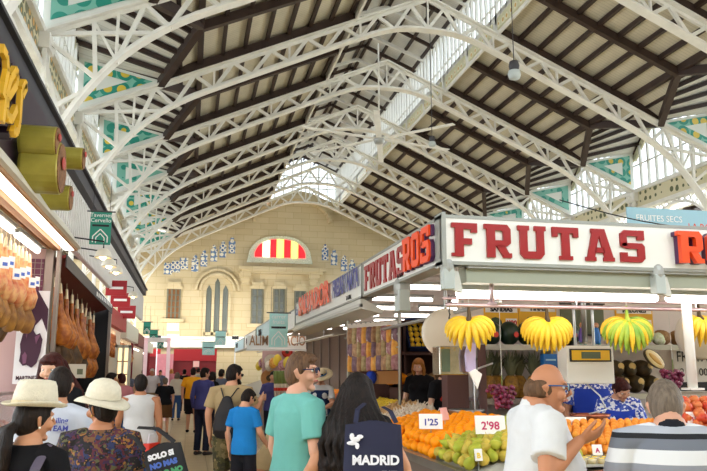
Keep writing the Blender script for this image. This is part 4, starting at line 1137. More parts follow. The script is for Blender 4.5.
# ================================================================== people
SK = {}
for n, c in dict(light='d9a182', mid='c98f6c', tan='b97c58', pale='e4b498', old='cf9a80').items(): SK[n] = mat('skin_'+n, c, .55, noise_s=9, noise_a=.03)
def hairmat(n, c, c2): return mat(n, c, .6, noise_s=45, noise_a=.2, col2=c2, bump=.5, bump_s=60, spec=.25)
hairmat('hair_black', '241814', '060404'); hairmat('hair_dark', '22150f', '120b08'); hairmat('hair_red', '4a1712', '2a0e0c'); hairmat('hair_grey', '7a6c5e', '5c5046'); hairmat('hair_blonde', 'cc8a45', '96602c'); hairmat('hair_sandy', '6e5038', '4a3424'); hairmat('hair_white', 'cfc9c0', 'a09a90')
for n_ in [q for q in M if q.startswith('hair_')]:
    nt = M[n_].node_tree; tc_ = next(q for q in nt.nodes if q.type == 'TEX_COORD'); mp_ = nt.nodes.new('ShaderNodeMapping'); mp_.inputs['Scale'].default_value = (1.6, 1.6, .22)
    for l_ in list(nt.links):
        if l_.from_node == tc_: t_s = l_.to_socket; nt.links.remove(l_); nt.links.new(mp_.outputs[0], t_s)
    nt.links.new(tc_.outputs['Object'], mp_.inputs[0])
mat('eye_white', 'efeae4', .3); mat('iris', '2a1c14', .2); mat('lip', 'a8564c', .5); mat('lens', '1c2430', .15); mat('shoe_dark', '2a2224', .6)
def cloth(n, c, a=.05, b=.5, s=9, **k): return mat(n, c, .85, noise_s=7, noise_a=a, bump=b, bump_s=s, spec=.25, **k)
cloth('tee_white', 'd6d6d8'); cloth('tee_teal', '6cb0a8'); cloth('tee_black', '0f0e13'); cloth('tee_khaki', 'b39c74'); cloth('tee_blue', '1f83d0'); cloth('tee_yellow', 'f2a81d'); cloth('shirt_violet', '4c4d8c'); cloth('shirt_pale', 'c9cedc')
cloth('short_black', '1a1a22'); cloth('trouser_navy', '1e2236'); cloth('trouser_khaki', '9c8460'); cloth('skirt_brown', '5e4024'); cloth('jean', '3c5b8e'); cloth('tee_grey', '6a6f80'); cloth('tee_red', 'a8343a'); cloth('tee_cream', 'd8cfbd'); cloth('apron_blue', '2743b0'); cloth('apron_navy', '1c2c54'); cloth('tee_pink', 'd98a94')
cells('camo', ['6a5f3e', '4b4a2c', '8a7a54', '3a3828'], 12, .9, detail=.5)
cells('print', ['1c161a', '5a2230', '9a6a32', '26305a', '120f14', '5a5a3a', '3e2246', '241c20', '6e4a2a', '18141a'], 24, .8, detail=.35)
cells('flower_sleeve', ['f0f0f4', '4a62c0', 'dfe4f2', '2a48b0'], 40, .8)
banded('stripes', 'Z', [(0, '8a8d98'), (.64, 'dcdee4'), (.668, '6d727e'), (.694, '16181f'), (.707, 'a9adb8'), (.722, 'dfe0e4')], .85, scale=.5)

def face_fn(r):
    """a skull: narrower jaw, flatter face, fuller back"""
    def f(p):
        z = p.z/r[2]; y = p.y/r[1]
        k = 1-.30*max(0, -z)**1.5
        p = V((p.x*k, p.y, p.z))
        if z < 0 and y < 0: p.y *= 1-.35*(-z)
        if y > .3: p.y -= (y-.3)*.02
        if z < -.55 and y > 0: p.y += .012*(-z-.55)/.45
        return p
    return f

def person(label, x, y, face, H, skin='mid', vox=.012, z=0, male=True, build=1.0, belly=0, lean=0, side=0, turn=0, nod=0, tilt=0,
           arms={}, legs={}, hands=True, top=None, sleeve='short', top_len=.9, tuck=False, bottom=None, bot_len='long', shoes='shoe_dark',
           hair=None, hs='short', hip=None, hd=(0,0,0), apron=None, extras=None, fing=.35, heels=False, rim=True):
    """face = heading in degrees clockwise from the nave's far end; arms = {'L': (elbow, wrist, tip dir)} in body space at a height of 1.75"""
    k = H/1.75
    root = thing('person', label, 'person', (x, y, z), -R(face))
    B = MB()
    w = build; sw = (.185 if male else .16)*w
    HP = .95
    rot = Matrix.Rotation(-R(lean), 3, 'X') @ Matrix.Rotation(R(side), 3, 'Y')
    def up(p): p = V(p); return V((0, 0, HP))+rot @ (p-V((0, 0, HP)))
    tr = lambda pts: [V(p)*k for p in pts]
    def T(mb, pts, rad, n=12, ref=(1,0,0)): mb.tube(tr(pts), [(a*k, b*k) if isinstance(a, (int, float)) else None for a, b in [(q if isinstance(q, tuple) else (q, q)) for q in rad]], n, ref)
    ch = .17*w if male else .15*w
    hipw = .165*w if male else .178*w
    tors = [((0,0,.88), hipw*.98, .11*w), ((0,.0,.97), hipw, .115*w+belly*.3), ((0,.01+belly*.25,1.08), (.145 if male else .13)*w+belly*.3, .1*w+belly*.7), ((0,.01+belly*.2,1.2), (.155 if male else .138)*w+belly*.2, .108*w+belly*.5), ((0,.008,1.3), ch*1.02, .115*w), ((0,-.005,1.39), ch, .095*w), ((0,-.012,1.44), ch*.74, .072), ((0,-.014,1.475), .078, .066)]
    T(B, [up(p) for p, a, b in tors], [(a, b) for p, a, b in tors], 18)
    if not male:
        for s in (-1, 1): B.ell(up((s*.07, .085, 1.29))*k, .062*k, 10, 8)
    # neck and head
    T(B, [up((0,-.015,1.42)), up((0,-.006,1.49)), up((0,.014,1.56))], [(.066,.062),(.056,.056),(.055,.058)] if male else [(.055,.055),(.047,.047),(.047,.05)], 12)
    hm = rot @ Matrix.Rotation(R(-turn), 3, 'Z') @ Matrix.Rotation(-R(nod), 3, 'X') @ Matrix.Rotation(R(tilt), 3, 'Y')
    hc = up((hd[0], .014+hd[1], 1.508+hd[2]))
    def hp(p): return (hc+hm @ V(p))*k
    hr = (.075, .093, .116) if male else (.072, .09, .111)
    C = V((0, .012, .1))
    B.ell(hp(C), tuple(a*k for a in hr), 22, 16, hm, face_fn(tuple(a*k for a in hr)))
    fy = hr[1]+.012
    # brow, nose, lips, chin, cheeks, ears
    B.tube([hp((-.045, fy-.022, .128)), hp((0, fy-.012, .126)), hp((.045, fy-.022, .128))], [.008*k, .011*k, .008*k], 8, (0,0,1))
    B.tube([hp((0, fy-.012, .118)), hp((0, fy+.006, .095)), hp((0, fy+.014, .078)), hp((0, fy-.002, .066))], [(.008*k, .008*k), (.009*k, .010*k), (.014*k, .011*k), (.015*k,.007*k)], 8, (1,0,0))
    B.tube([hp((-.024, fy-.024, .042)), hp((0, fy-.011, .045)), hp((.024, fy-.024, .042))], [.006*k, .01*k, .006*k], 8, (0,0,1))
    B.ell(hp((0, fy-.036, .0)), (.026*k, .022*k, .02*k), 10, 8, hm)
    for s in (-1, 1):
        B.ell(hp((s*.042, fy-.036, .07)), .026*k, 10, 8)
        B.tube([hp((s*(hr[0]-.004), .005, .12)), hp((s*(hr[0]+.01), -.008, .105)), hp((s*(hr[0]-.002), .0, .065))], [(.012*k,.007*k), (.02*k,.008*k), (.009*k,.006*k)], 8, (0,1,0))
    # legs
    lg = {}
    for s, n in ((-1, 'L'), (1, 'R')):
        kn, an = legs.get(n, ((s*.1, .015, .5), (s*.105, -.015, .09)))
        h = V((s*.09*w, 0, .93)); lg[n] = (h, V(kn), V(an))
        T(B, [h, h.lerp(V(kn), .5), V(kn), V(kn).lerp(V(an), .35), V(an)], [(.088*w, .09*w), (.074*w, .08*w), (.054, .057), (.053, .057), (.036, .04)], 14)
        a = V(an); d = V((s*.12, 1, 0)).normalized()
        T(B, [a+V((0,-.03,-.03)), a+d*.06+V((0,0,-.05)), a+d*.16+V((0,0,-.065))], [(.032,.036), (.036,.028), (.034,.016)], 10)
    # arms and hands
    am = {}
    for s, n in ((-1, 'L'), (1, 'R')):
        el, wr, td = (arms.get(n, ((s*(sw+.07), -.02, 1.15), (s*(sw+.07), .05, .9), (0, .12, -1)))+(None,))[:3]
        sh_ = up((s*sw, -.012, 1.402)); el, wr = up(el), up(wr); td = (rot @ V(td or (0, .1, -1))).normalized(); am[n] = (sh_, el, wr)
        T(B, [up((s*.09, -.012, 1.425)), sh_, sh_.lerp(el, .3), el], [(.06, .055), (.058*w, .056*w), (.05*w, .05*w), (.04, .042)], 12, (0,1,0))
        T(B, [el, el.lerp(wr, .3), wr], [(.04, .042), (.042, .042), (.026, .03)], 12, (0,1,0))
        nrm = V((-s, .15, 0)); nrm = rot @ nrm
        pn = arms.get('n'+n)
        if pn: nrm = rot @ V(pn)
        nrm = (nrm-td*nrm.dot(td)).normalized(); sd = td.cross(nrm).normalized()
        if arms.get('flip'+n): sd = -sd
        # sd points to the thumb side
        if (sd.dot(rot @ V((0, 1, 0))) < 0) and not pn: sd = -sd
        P = lambda a, b, c: (wr+td*a+sd*b+nrm*c)*k
        B.tube([P(-.01,0,0), P(.02,0,0), P(.055,.002,0), P(.09,0,0)], [(.026*k,.02*k),(.034*k,.017*k),(.042*k,.015*k),(.04*k,.012*k)], 12, tuple(sd))
        if hands:
            c_ = arms.get('curl'+n, fing)
            for i, (o_, L) in enumerate(((.031,.072),(.0105,.08),(-.0105,.075),(-.031,.06))):
                a0 = P(.08, o_*.95, 0); sp = o_*.16
                a1 = P(.09+L*.42, o_*1.08, L*.42*c_); a2 = P(.09+L*.42+L*.33*(1-c_*.45), o_*1.15, L*(.42+.5)*c_); a3 = P(.09+L*.42+L*.33*(1-c_*.45)+L*.25*(1-c_*.9), o_*1.18, L*(.42+.5+.55)*c_)
                B.tube([a0, a1, a2, a3], [.0095*k, .0088*k, .0082*k, .0068*k], 8, tuple(nrm))
            B.tube([P(.02,.022,.004), P(.05,.05,.012), P(.08,.062,.022), P(.1,.064,.03)], [.014*k, .011*k, .0098*k, .008*k], 8, tuple(nrm))
    body = B.build('body', SK[skin], root, remesh=vox, sm=1)
    # clothes
    vx = max(vox, .009)
    if top:
        Q = MB(); g = .02
        lo = [t for t in tors if t[0][2] < 1.46]
        pts = [up(p) for p, a, b in lo]; rad = [(a+g, b+g) for p, a, b in lo]
        if not tuck:
            pts = [up((0, 0, top_len))]+[p for p, t in zip(pts, lo) if t[0][2] > top_len+.03]; rad = [(hipw+.034, .15*w+belly*.3)]+[((r_[0]+.014, r_[1]+.018) if t[0][2] < 1.1 else r_) for r_, t in zip(rad, lo) if t[0][2] > top_len+.03]
            if top_len < .93: pts[0] = V((0, 0, top_len))
        pts.append(up((0,-.013,1.482))); rad.append((.085 if male else .075, .075 if male else .066))
        Q.tube(tr(pts), [(a*k, b*k) for a, b in rad], 20, (1,0,0), closed_flat=True)
        if not male:
            for s in (-1, 1): Q.ell(up((s*.07, .088, 1.29))*k, .072*k, 10, 8)
        for n in 'LR':
            s0, e0, w0 = am[n]; s = -1 if n == 'L' else 1
            i0 = up((s*.08, -.012, 1.425))
            if sleeve == 'none': Q.tube(tr([i0, s0]), [.066*k, .06*k], 12, (0,1,0)); continue
            if sleeve == 'long':
                Q.tube(tr([i0, s0, s0.lerp(e0, .5), e0]), [.07*k, .068*k*w, .06*k*w, .052*k], 14, (0,1,0)); Q.tube(tr([e0, e0.lerp(w0, .93)]), [.053*k, .04*k], 12, (0,1,0), closed_flat=True)
            else:
                t_ = .72 if sleeve == 'short' else .4
                Q.tube(tr([i0, s0, s0.lerp(e0, t_*.6), s0.lerp(e0, t_)]), [.07*k, .07*k*w, .068*k*w, .07*k*w], 14, (0,1,0), closed_flat=True)
        Q.build('shirt', M[top], root, remesh=vx, sm=3)
    if bottom:
        Q = MB(); g = .016
        wt = 1.04
        if bot_len == 'skirt':
            Q.tube(tr([up((0,.0,wt)), (0,0,.93), (0,0,.75), (0,.0,.52)]), [((hipw-.01)*k, .12*k), ((hipw+.03)*k, .15*k), ((hipw+.045)*k, .16*k), ((hipw+.05)*k, .16*k)], 20, (1,0,0), closed_flat=True)
        else:
            Q.tube(tr([up((0,0,wt)), (0,0,.95), (0,0,.86)]), [((hipw+.002)*k, (.12*w+belly*.4)*k), ((hipw+.018)*k, .14*w*k), ((hipw+.01)*k, .12*w*k)], 18, (1,0,0))
            for n in 'LR':
                h, kn, an = lg[n]
                if bot_len == 'long': Q.tube(tr([h, h.lerp(kn, .5), kn, kn.lerp(an, .5), an+V((0,0,.0))]), [(.105*w*k, .108*w*k), (.092*w*k, .098*w*k), (.075*k, .078*k), (.07*k, .074*k), (.066*k, .074*k)], 14, (1,0,0), closed_flat=True)
                else:
                    e = h.lerp(kn, 1.0); Q.tube(tr([h, h.lerp(kn, .5), e]), [(.105*w*k, .108*w*k), (.1*w*k, .104*w*k), (.094*k, .1*k)], 14, (1,0,0), closed_flat=True)
        Q.build({'skirt': 'skirt', 'short': 'shorts', 'long': 'trousers'}[bot_len], M[bottom], root, remesh=vx, sm=2)
    if shoes:
        for s, n in ((-1, 'L'), (1, 'R')):
            Q = MB(); a = lg[n][2]; d = V((s*.12, 1, 0)).normalized()
            Q.tube(tr([a+V((0,-.045,-.045)), a+d*.06+V((0,0,-.048)), a+d*.17+V((0,0,-.062))]), [(.042*k,.042*k), (.046*k,.038*k), (.043*k,.026*k)], 12)
            Q.build('shoe', M[shoes], root, remesh=max(vx, .01), sm=1)
    # face details
    if vox < .011:
        E = MB()
        for s in (-1, 1): E = MB(); E.ell(hp((s*.031, fy-.0275, .108)), (.013*k,)*3, 10, 8); E.build('eye', M['eye_white'], root, smooth=True)
        for s in (-1, 1):
            I = MB(); I.ell(hp((s*.031, fy-.0175, .108)), (.006*k,)*3, 8, 6); I.build('iris', M['iris'], root, smooth=True)
        E = MB(); E.tube([hp((-.022, fy-.015, .043)), hp((0, fy-.002, .045)), hp((.022, fy-.015, .043))], [.003*k, .006*k, .003*k], 6, (0,0,1)); E.build('lips', M['lip'], root, smooth=True)
    hd_ = None
    if hair:
        Q = MB(); hx = lambda p: hp(p)
        def E_(c, r, n=16, m=12): Q.ell(hp(c), tuple(a*k for a in r), n, m, hm)
        if hs in ('short', 'long', 'pony', 'bob', 'bun'):
            g_ = .006 if hs == 'short' and male else .013; E_((0, -.012+(.01 if g_ < .01 else 0), .122), (hr[0]+g_, hr[1]+g_*.6-(.003 if g_ < .01 else 0), hr[2]-.008)); E_((0, -.04+(.016 if g_ < .01 else 0), .1), (hr[0]+g_*.4, hr[1]-.015, hr[2]-.01)); E_((0, .03, .185), (hr[0]*.82, hr[1]*.72, .036))
            Q.tube([hp((-.05, .075, .17)), hp((0, .092, .178)), hp((.05, .075, .17))], [.016*k, .018*k, .016*k], 8, (0,0,1))
        if hs == 'short':
            E_((0, -.042, .066), (.05, .03, .034))
            for s in (-1, 1): E_((s*(hr[0]-.002), .02, .125), (.014, .026, .03), 8, 6)
        if hs == 'bald':
            for s in (-1, 1): E_((s*(hr[0]-.012), -.03, .095), (.026, .062, .044), 14, 10)
            E_((0, -.062, .085), (.074, .046, .06), 18, 12); E_((0, -.03, .09), (hr[0]+.005, .07, .05), 18, 12)
        if hs == 'bob':
            E_((0, -.05, .05), (hr[0]+.014, .06, .08))
            for s in (-1, 1): Q.tube([hp((s*.07, .03, .14)), hp((s*.082, .02, .05)), hp((s*.07, .01, -.04))], [.022*k, .03*k, .02*k], 8)
        if hs == 'long':
            for i in range(-3, 4):
                a = i/3
                Q.tube([hp((a*.06, -.05, .12)), hp((a*.095, -.07+.02*abs(a), .0)), V(up((a*.17, -.12+.03*abs(a), 1.38)))*k, V(up((a*.19+.02*math.sin(i*3), -.14+.03*abs(a)+.02*math.cos(i*2), 1.22)))*k, V(up((a*.17+.03*math.sin(i*5), -.14, 1.1+.03*math.sin(i*7))))*k, V(up((a*.15, -.13, 1.02+.04*math.sin(i*4))))*k], [.04*k, .046*k, .05*k, .046*k, .034*k, .012*k], 9)
            for s in (-1, 1): Q.tube([hp((s*.06, .02, .16)), hp((s*.088, .0, .06)), V(up((s*.13, -.02, 1.42)))*k, V(up((s*.17, -.04, 1.28)))*k], [.03*k, .034*k, .045*k, .02*k], 9)
            for i in range(26):
                a = -1+2*i/25; ph = i*2.1; rr_ = .016+.006*(i % 3)
                Q.tube([hp((a*.05, -.075+.03*abs(a), .16)), hp((a*.1+.008*math.sin(ph), -.105+.05*a*a, .05)), V(up((a*.17+.026*math.sin(ph+1), -.20+.1*a*a, 1.42)))*k, V(up((a*.2+.034*math.sin(ph+2.5), -.215+.1*a*a+.01*math.cos(ph), 1.3)))*k, V(up((a*.2+.036*math.sin(ph+4), -.21+.09*a*a, 1.18)))*k, V(up((a*.18+.02*math.sin(ph+5.5), -.18+.07*a*a, 1.07+.05*math.sin(ph))))*k], [rr_*k]*5+[.005*k], 6)
        if hs == 'pony':
            for i in range(5):
                a = i-2
                Q.tube([hp((0, -.09, .06)), hp((a*.012, -.14, .03)), hp((a*.022, -.15-.01*(i % 2), -.05)), hp((a*.02+.01*math.sin(i), -.14, -.15)), hp((a*.012, -.12, -.22))], [.03*k, .034*k, .034*k, .03*k, .012*k], 8)
        if hs == 'bun': E_((0, -.12, .13), (.04, .036, .04))
        hd_ = Q.build('hair', M[hair], root, remesh=max(vox, .007), sm=1)
    if apron:
        Q = MB()
        sec = []
        for p, a, b in [t for t in tors if .86 < t[0][2] < 1.42]: sec.append((up(p), a+.034, b+.036))
        sec = [(V((0,0,.55)), .2, .17)]+sec
        vs = []; n = 13
        for p, a, b in sec:
            for i in range(n):
                an = R(-15+210*i/(n-1)); vs.append((p+(rot if p.z > .9 else Matrix.Identity(3)) @ V((a*math.cos(an), b*math.sin(an), 0)))*k)
        fs = [(r_*n+i, r_*n+i+1, (r_+1)*n+i+1, (r_+1)*n+i) for r_ in range(len(sec)-1) for i in range(n-1)]
        Q.add(vs, fs); o = Q.build('apron', M[apron], root, smooth=True); q = o.modifiers.new('s', 'SOLIDIFY'); q.thickness = .006
    if extras: extras(root, up, hp, k, am, rot, hr, hm)
    return root

# wearable extras ---------------------------------------------------
def glasses(frame='black', lens='lens'):
    def f(root, up, hp, k, am, rot, hr, hm):
        fy = hr[1]+.012
        m = MB()
        for s in (-1, 1):
            m.tube([hp((s*(hr[0]+.004), -.005, .112)), hp((s*(hr[0]+.004), .06, .114)), hp((s*(hr[0]-.008), fy-.008, .112))], .0032*k, 6, (0,0,1))
            pts = [hp((s*.034+.025*math.cos(a), fy+.004-.1*abs(s*.034+.025*math.cos(a))**1.6, .107+.017*math.sin(a))) for a in [2*PI*i/12 for i in range(13)]]
            m.tube(pts, .0026*k, 5, (0,1,0))
        m.tube([hp((-.012, fy+.004, .112)), hp((.012, fy+.004, .112))], .003*k, 6, (0,0,1))
        g = m.build('glasses', M[frame], root, smooth=True)
        if lens:
            m = MB()
            for s in (-1, 1): m.ell(hp((s*.034, fy-.0, .107)), (.023*k, .003*k, .016*k), 12, 6, hm)
            m.build('lens', M[lens], g, smooth=True)
    return f
def straw_hat(kind, col, band=None, tiltx=0):
    def f(root, up, hp, k, am, rot, hr, hm):
        m = MB(); c = hp((0, -.008, .165)); Mx = hm @ Matrix.Rotation(R(tiltx), 3, 'X')
        if kind == 'fedora': prof = [(.108,.0),(.101,.06),(.091,.115),(.082,.138),(.064,.143),(.03,.126),(.001,.12)]; br = [(.108,.004),(.122,.0),(.136,.003),(.15,.010)]; ov = 1.14
        elif kind == 'floppy': prof = [(.106,.0),(.106,.04),(.095,.08),(.07,.11),(.035,.125),(.001,.13)]; br = [(.106,.004),(.13,-.004),(.155,-.014),(.172,-.03)]; ov = 1.1
        else: prof = [(.1,.0),(.09,.06),(.05,.085),(.001,.09)]; br = [(.1,.004),(.16,-.004),(.215,-.012)]; ov = 1.05
        def rg(pr):
            out = []
            for r_, h in pr:
                for i in range(28):
                    a = 2*PI*i/28
                    hh = h+(.02*math.sin(a*2+1)*(r_-.106)/.1 if kind == 'floppy' and r_ > .11 else 0)
                    if kind == 'fedora' and r_ > .11: hh += .03*(r_-.108)/.06*abs(math.cos(a))**2
                    if kind == 'fedora' and h > .1: hh -= .012*math.exp(-(math.cos(a)*r_/.03)**2)
                    out.append(V(c)+Mx @ V((r_*math.cos(a)*k, r_*math.sin(a)*ov*k, hh*k)))
            return out
        def fs(n): return [(i*28+j, i*28+(j+1) % 28, (i+1)*28+(j+1) % 28, (i+1)*28+j) for i in range(n-1) for j in range(28)]
        m.add(rg(prof), fs(len(prof)))
        h = m.build('hat', M[col], root, smooth=True); q = h.modifiers.new('s', 'SOLIDIFY'); q.thickness = .004
        m = MB(); m.add(rg(br), fs(len(br))); b = m.build('brim', M[col], h, smooth=True); q = b.modifiers.new('s', 'SOLIDIFY'); q.thickness = .004
        if band:
            m = MB(); m.add(rg([(.1095,.006),(.108,.03)]), fs(2)); m.build('hat_band', M[band], h, smooth=True)
    return f
def both(*fs):
    def f(*a):
        for g in fs: g(*a)
    return f
mat('straw', 'e6d3ab', .8, noise_s=60, noise_a=.08, bump=.4, bump_s=150); mat('hat_white', 'e2d9c4', .8, noise_s=50, noise_a=.05, bump=.3, bump_s=150)
mat('pack_grey', '554c5e', .7); mat('pack_black', '1a171c', .7); mat('tote_navy', '20223f', .8, noise_s=5, noise_a=.08)
mat('gold', 'c9a04a', .3, metal=.9); mat('pearl', 'f4efe6', .2)

# --- the couple at the counter
def earring(s=1, m='pearl'):
    def f(root, up, hp, k, am, rot, hr, hm):
        q = MB(); q.ell(hp((s*(hr[0]+.006), 0, .055)), .007*k, 8, 6); q.build('earring', M[m], root, smooth=True)
    return f
def collar(m, z0=1.44):
    def f(root, up, hp, k, am, rot, hr, hm):
        q = MB(); q.tube([up((0,-.016,1.45))*k, up((0,-.012,1.475))*k, up((0,-.006,1.497))*k], [(.082*k,.076*k),(.074*k,.07*k),(.07*k,.066*k)], 18, (1,0,0), closed_flat=True); q.build('collar', M[m], root, remesh=.009, sm=1)
    return f
px = at(299, 380, Y=4.75)
man1 = person('man in a loose teal T-shirt and glasses standing beside the woman with long black hair', px.x, 4.75, 70, 1.83, 'old', .006, male=True, build=1.08, belly=.03, turn=42, nod=-2,
    arms={'R': ((.25, -.02, 1.16), (.29, .18, 1.02), (.3, .6, -.6)), 'L': ((-.26, -.03, 1.15), (-.24, .08, .9), (0, .1, -1)), 'curlR': .5},
    top='tee_teal', sleeve='short', top_len=.74, bottom='trouser_khaki', bot_len='short', hair='hair_sandy', hs='short', extras=glasses('apron_navy', 'lens'))
px = at(357, 400, Y=4.5)
w1 = person('woman with long black hair and a black top carrying a navy tote bag', px.x, 4.5, 15, 1.70, 'mid', .006, male=False, build=1.0, turn=20, nod=8,
    arms={'L': ((-.26, -.1, 1.17), (-.36, .0, 1.0), (-.5, .1, -.7)), 'R': ((.29, .02, 1.16), (.34, .12, .93), (.1, .3, -1)), 'curlL': .5},
    top='tee_black', sleeve='cap', top_len=.88, bottom='short_black', bot_len='long', hair='hair_black', hs='long')
# tote bag
def tote(label, loc, rz, w, h, m, lines, straps, rx=0, ry=0):
    t = thing('tote_bag', label, 'bag', loc, rz); t.rotation_euler = (rx, ry, rz)
    q = MB(); n = 8
    rows = []
    for j in range(7):
        z = -h+h*j/6; ww = w*(1-.12*(j/6)); d = .05*(1-(j/6))+.012
        for sgn in (1, -1):
            for i in range(n):
                u = i/(n-1)*2-1; rows.append((sgn*u*ww/2, -sgn*d*(1-u*u*.8)+.004*math.sin(7*u+j), z+.012*math.cos(3*u)*(j == 6)))
    N = 2*n; fs = [(j*N+i, j*N+(i+1) % N, (j+1)*N+(i+1) % N, (j+1)*N+i) for j in range(6) for i in range(N)]+[tuple(range(N))[::-1]]
    q.add(rows, fs); q.build('bag_body', M[m], t, smooth=True)
    for (body, sz, x, z, mm) in lines: text('lettering', body, M[mm], t, (x, -.056+.04*(1+z/h)*.9, z), (PI/2-.06, 0, 0), sz, .001, .003)
    q = MB()
    for pts in straps: q.tube(pts, [(.014,.003)]*len(pts), 6, (1,0,0))
    q.build('strap', M[m], t)
    return t
pw = w1.location
c0 = at(366, 423, Y=4.22)
mat('print_white', 'e8e8f0', .6)
tb = tote('navy tote bag printed MADRID in white on the dark-haired woman\'s shoulder', (c0.x+.035, 4.19, 1.4), R(-14), .36, .46, 'tote_navy', [('MADRID', .07, -.12, -.24, 'print_white'), ('PLAZA', .03, .05, -.29, 'print_white'), ('C. SERRANO - MERCADO 18', .022, -.12, -.36, 'print_white')],
    [[(-.1,0,0),(-.09,.05,.07),(-.05,.14,.1)], [(.13,.0,0),(.1,.06,.06),(.06,.14,.08)]])
e_ = MB()
for a, b, c, d in ((0,0,.03,.012),(.02,.02,.028,.014),(.045,.035,.02,.012),(.0,.035,.014,.02),(.03,-.015,.012,.018)): e_.ell((-.12+a, -.042, -.11+b), (c, .004, d), 8, 5)
e_.build('emblem', M['print_white'], tb)

# --- bald man and the striped man
p = at(548, 390, Y=3.55)
def shirt_pocket(*a): pass
man2 = person('bald man in a white polo shirt and glasses holding out his open hand', p.x-.10, 3.5, 98, 1.80, 'tan', .006, build=1.15, belly=.09, turn=15, nod=1, lean=1, hd=(0,.03,-.045),
    arms={'R': ((.33, -.07, 1.2), (.22, .12, 1.33), (-.05, .95, .35)), 'nR': (-.6, 0, .8), 'curlR': .35, 'L': ((-.27, .02, 1.13), (-.2, .26, 1.1), (0, 1, .1))},
    top='tee_white', sleeve='short', top_len=.9, bottom='trouser_khaki', hair='hair_sandy', hs='bald', extras=both(glasses('jean', 'pale_blue'), collar('tee_white')))
p = at(661, 395, Y=3.1)
man3 = person('grey-haired man seen from behind in a striped grey and white pullover', p.x+.03, 3.1, 22, 1.71, 'old', .008, build=1.12, belly=.04, nod=10, turn=10, hd=(0,.02,-.04),
    arms={'L': ((-.28, .0, 1.14), (-.22, .22, 1.05), (0, 1, 0)), 'R': ((.28, .0, 1.14), (.24, .2, 1.02), (0, 1, 0))},
    top='stripes', sleeve='long', top_len=.86, bottom='trouser_navy', hair='hair_grey', hs='short', extras=collar('short_black'))

# --- foreground left
p = at(33, 400, Y=3.95)
w2 = person('woman in a cream trilby with a dark ponytail and a black top', p.x, 3.95, 20, 1.59, 'mid', .007, male=False, turn=35, nod=4,
    top='tee_black', sleeve='short', bottom='short_black', hair='hair_dark', hs='pony', extras=both(straw_hat('fedora', 'hat_white', 'straw'), earring(1)))
pk = thing('backpack', 'grey backpack with wide straps on the back of the woman in the trilby', 'backpack', w2.location, w2.rotation_euler.z)
k_ = 1.575/1.75
m = MB(); m.tube([V((0,-.19,.98))*k_, V((0,-.22,1.1))*k_, V((0,-.2,1.24))*k_], [(.15*k_,.07*k_),(.16*k_,.085*k_),(.13*k_,.06*k_)], 16); m.build('bag_body', M['pack_grey'], pk, remesh=.012)
for s in (-1, 1):
    m = MB(); m.tube([V((s*.1,-.15,1.22))*k_, V((s*.115,-.125,1.38))*k_, V((s*.12,-.03,1.49))*k_, V((s*.12,.08,1.42))*k_, V((s*.13,.12,1.25))*k_, V((s*.16,.04,1.05))*k_], [(.026,.006)]*6, 8, (1,0,0)); m.build('strap', M['pack_grey'], pk)
m = MB(); m.tube([V((-.03,-.2,1.3))*k_, V((0,-.21,1.36))*k_, V((.03,-.2,1.3))*k_], .006, 6); m.build('handle', M['pack_black'], pk)

p = at(103, 400, Y=4.7)
w3 = person('woman in a floppy white sun hat and a dark patterned blouse', p.x, 4.7, 5, 1.60, 'tan', .007, male=False, build=1.18, turn=-50, nod=4,
    arms={'L': ((-.24, .03, 1.16), (-.2, .22, 1.05), (0, 1, 0)), 'R': ((.25, -.02, 1.15), (.24, .1, .95), (0, .4, -1))},
    top='print', sleeve='short', bottom='short_black', hair='hair_dark', hs='short', extras=both(straw_hat('floppy', 'hat_white', 'hat_white', 14), earring(-1, 'gold')))
mat('line_red', 'd24a5a', .6); mat('line_green', '4a9a6a', .6); mat('line_blue', '4a6ac0', .6)
c0 = at(162, 443, Y=4.5)
tote('black tote with coloured lines of writing on the sun-hatted woman\'s shoulder', (c0.x, 4.5, 1.27), R(8), .24, .3, 'pack_black',
    [('SOLO SI', .04, -.09, -.07, 'print_white'), ('NO MAS', .04, -.09, -.12, 'line_blue'), ('PERO NO', .04, -.09, -.17, 'line_green'), ('NO HOY', .04, -.09, -.22, 'line_red')],
    [[(-.1,0,0),(-.13,.06,.07),(-.17,.12,.1)], [(.07,.0,0),(.0,.08,.09),(-.1,.14,.12)]], ry=R(-14))
p = at(58, 400, Y=5.3)
man4 = person('man in a pale blue-white shirt with blue writing on its shoulder', p.x, 5.3, 12, 1.735, 'mid', .009, build=.98, turn=-15, nod=6, top='shirt_pale', sleeve='long', bottom='jean', hair='hair_dark', hs='short',
    extras=both(collar('shirt_pale'), lambda root, up, hp, k, am, rot, hr, hm: [text('lettering', tx, M['blue_letter'], root, V((.0, -.135, z_))*k, (PI/2-.25, 0, 0), .05, .001, .001) for tx, z_ in (('Sailing', 1.36), ('TEAM', 1.31))]))
p = at(54, 375, Y=6.5)
w4 = person('woman with long dark red hair facing this way behind the man in the pale shirt', p.x, 6.5, 195, 1.86, 'pale', .009, male=False, turn=0, nod=14, top='tee_black', sleeve='short', bottom='trouser_navy', hair='hair_red', hs='long')
p = at(140, 400, Y=9.2)
w5 = person('person with short dark hair in a loose white sleeveless top walking away', p.x, 9.2, -8, 1.66, 'tan', .011, male=False, build=1.2, arms={'R': ((.24, -.06, 1.14), (.25, .0, .9), (0, .2, -1)), 'L': ((-.24, .04, 1.16), (-.23, .2, 1.08), (0, 1, .3))}, top='tee_white', sleeve='none', top_len=.78, bottom='jean', hair='hair_black', hs='short')
t = thing('handbag', 'red handbag with white trim held by the person in the white top', 'handbag', (at(151, 447, Y=9.1).x, 9.1, .62), R(60))
m = MB(); m.prism([(-.14,0),(.14,0),(.11,.24),(-.11,.24)], (0,-.05,0), (1,0,0), (0,0,1), (0,.1,0)); m.build('bag_body', M['tomato'], t, bevel=.01)
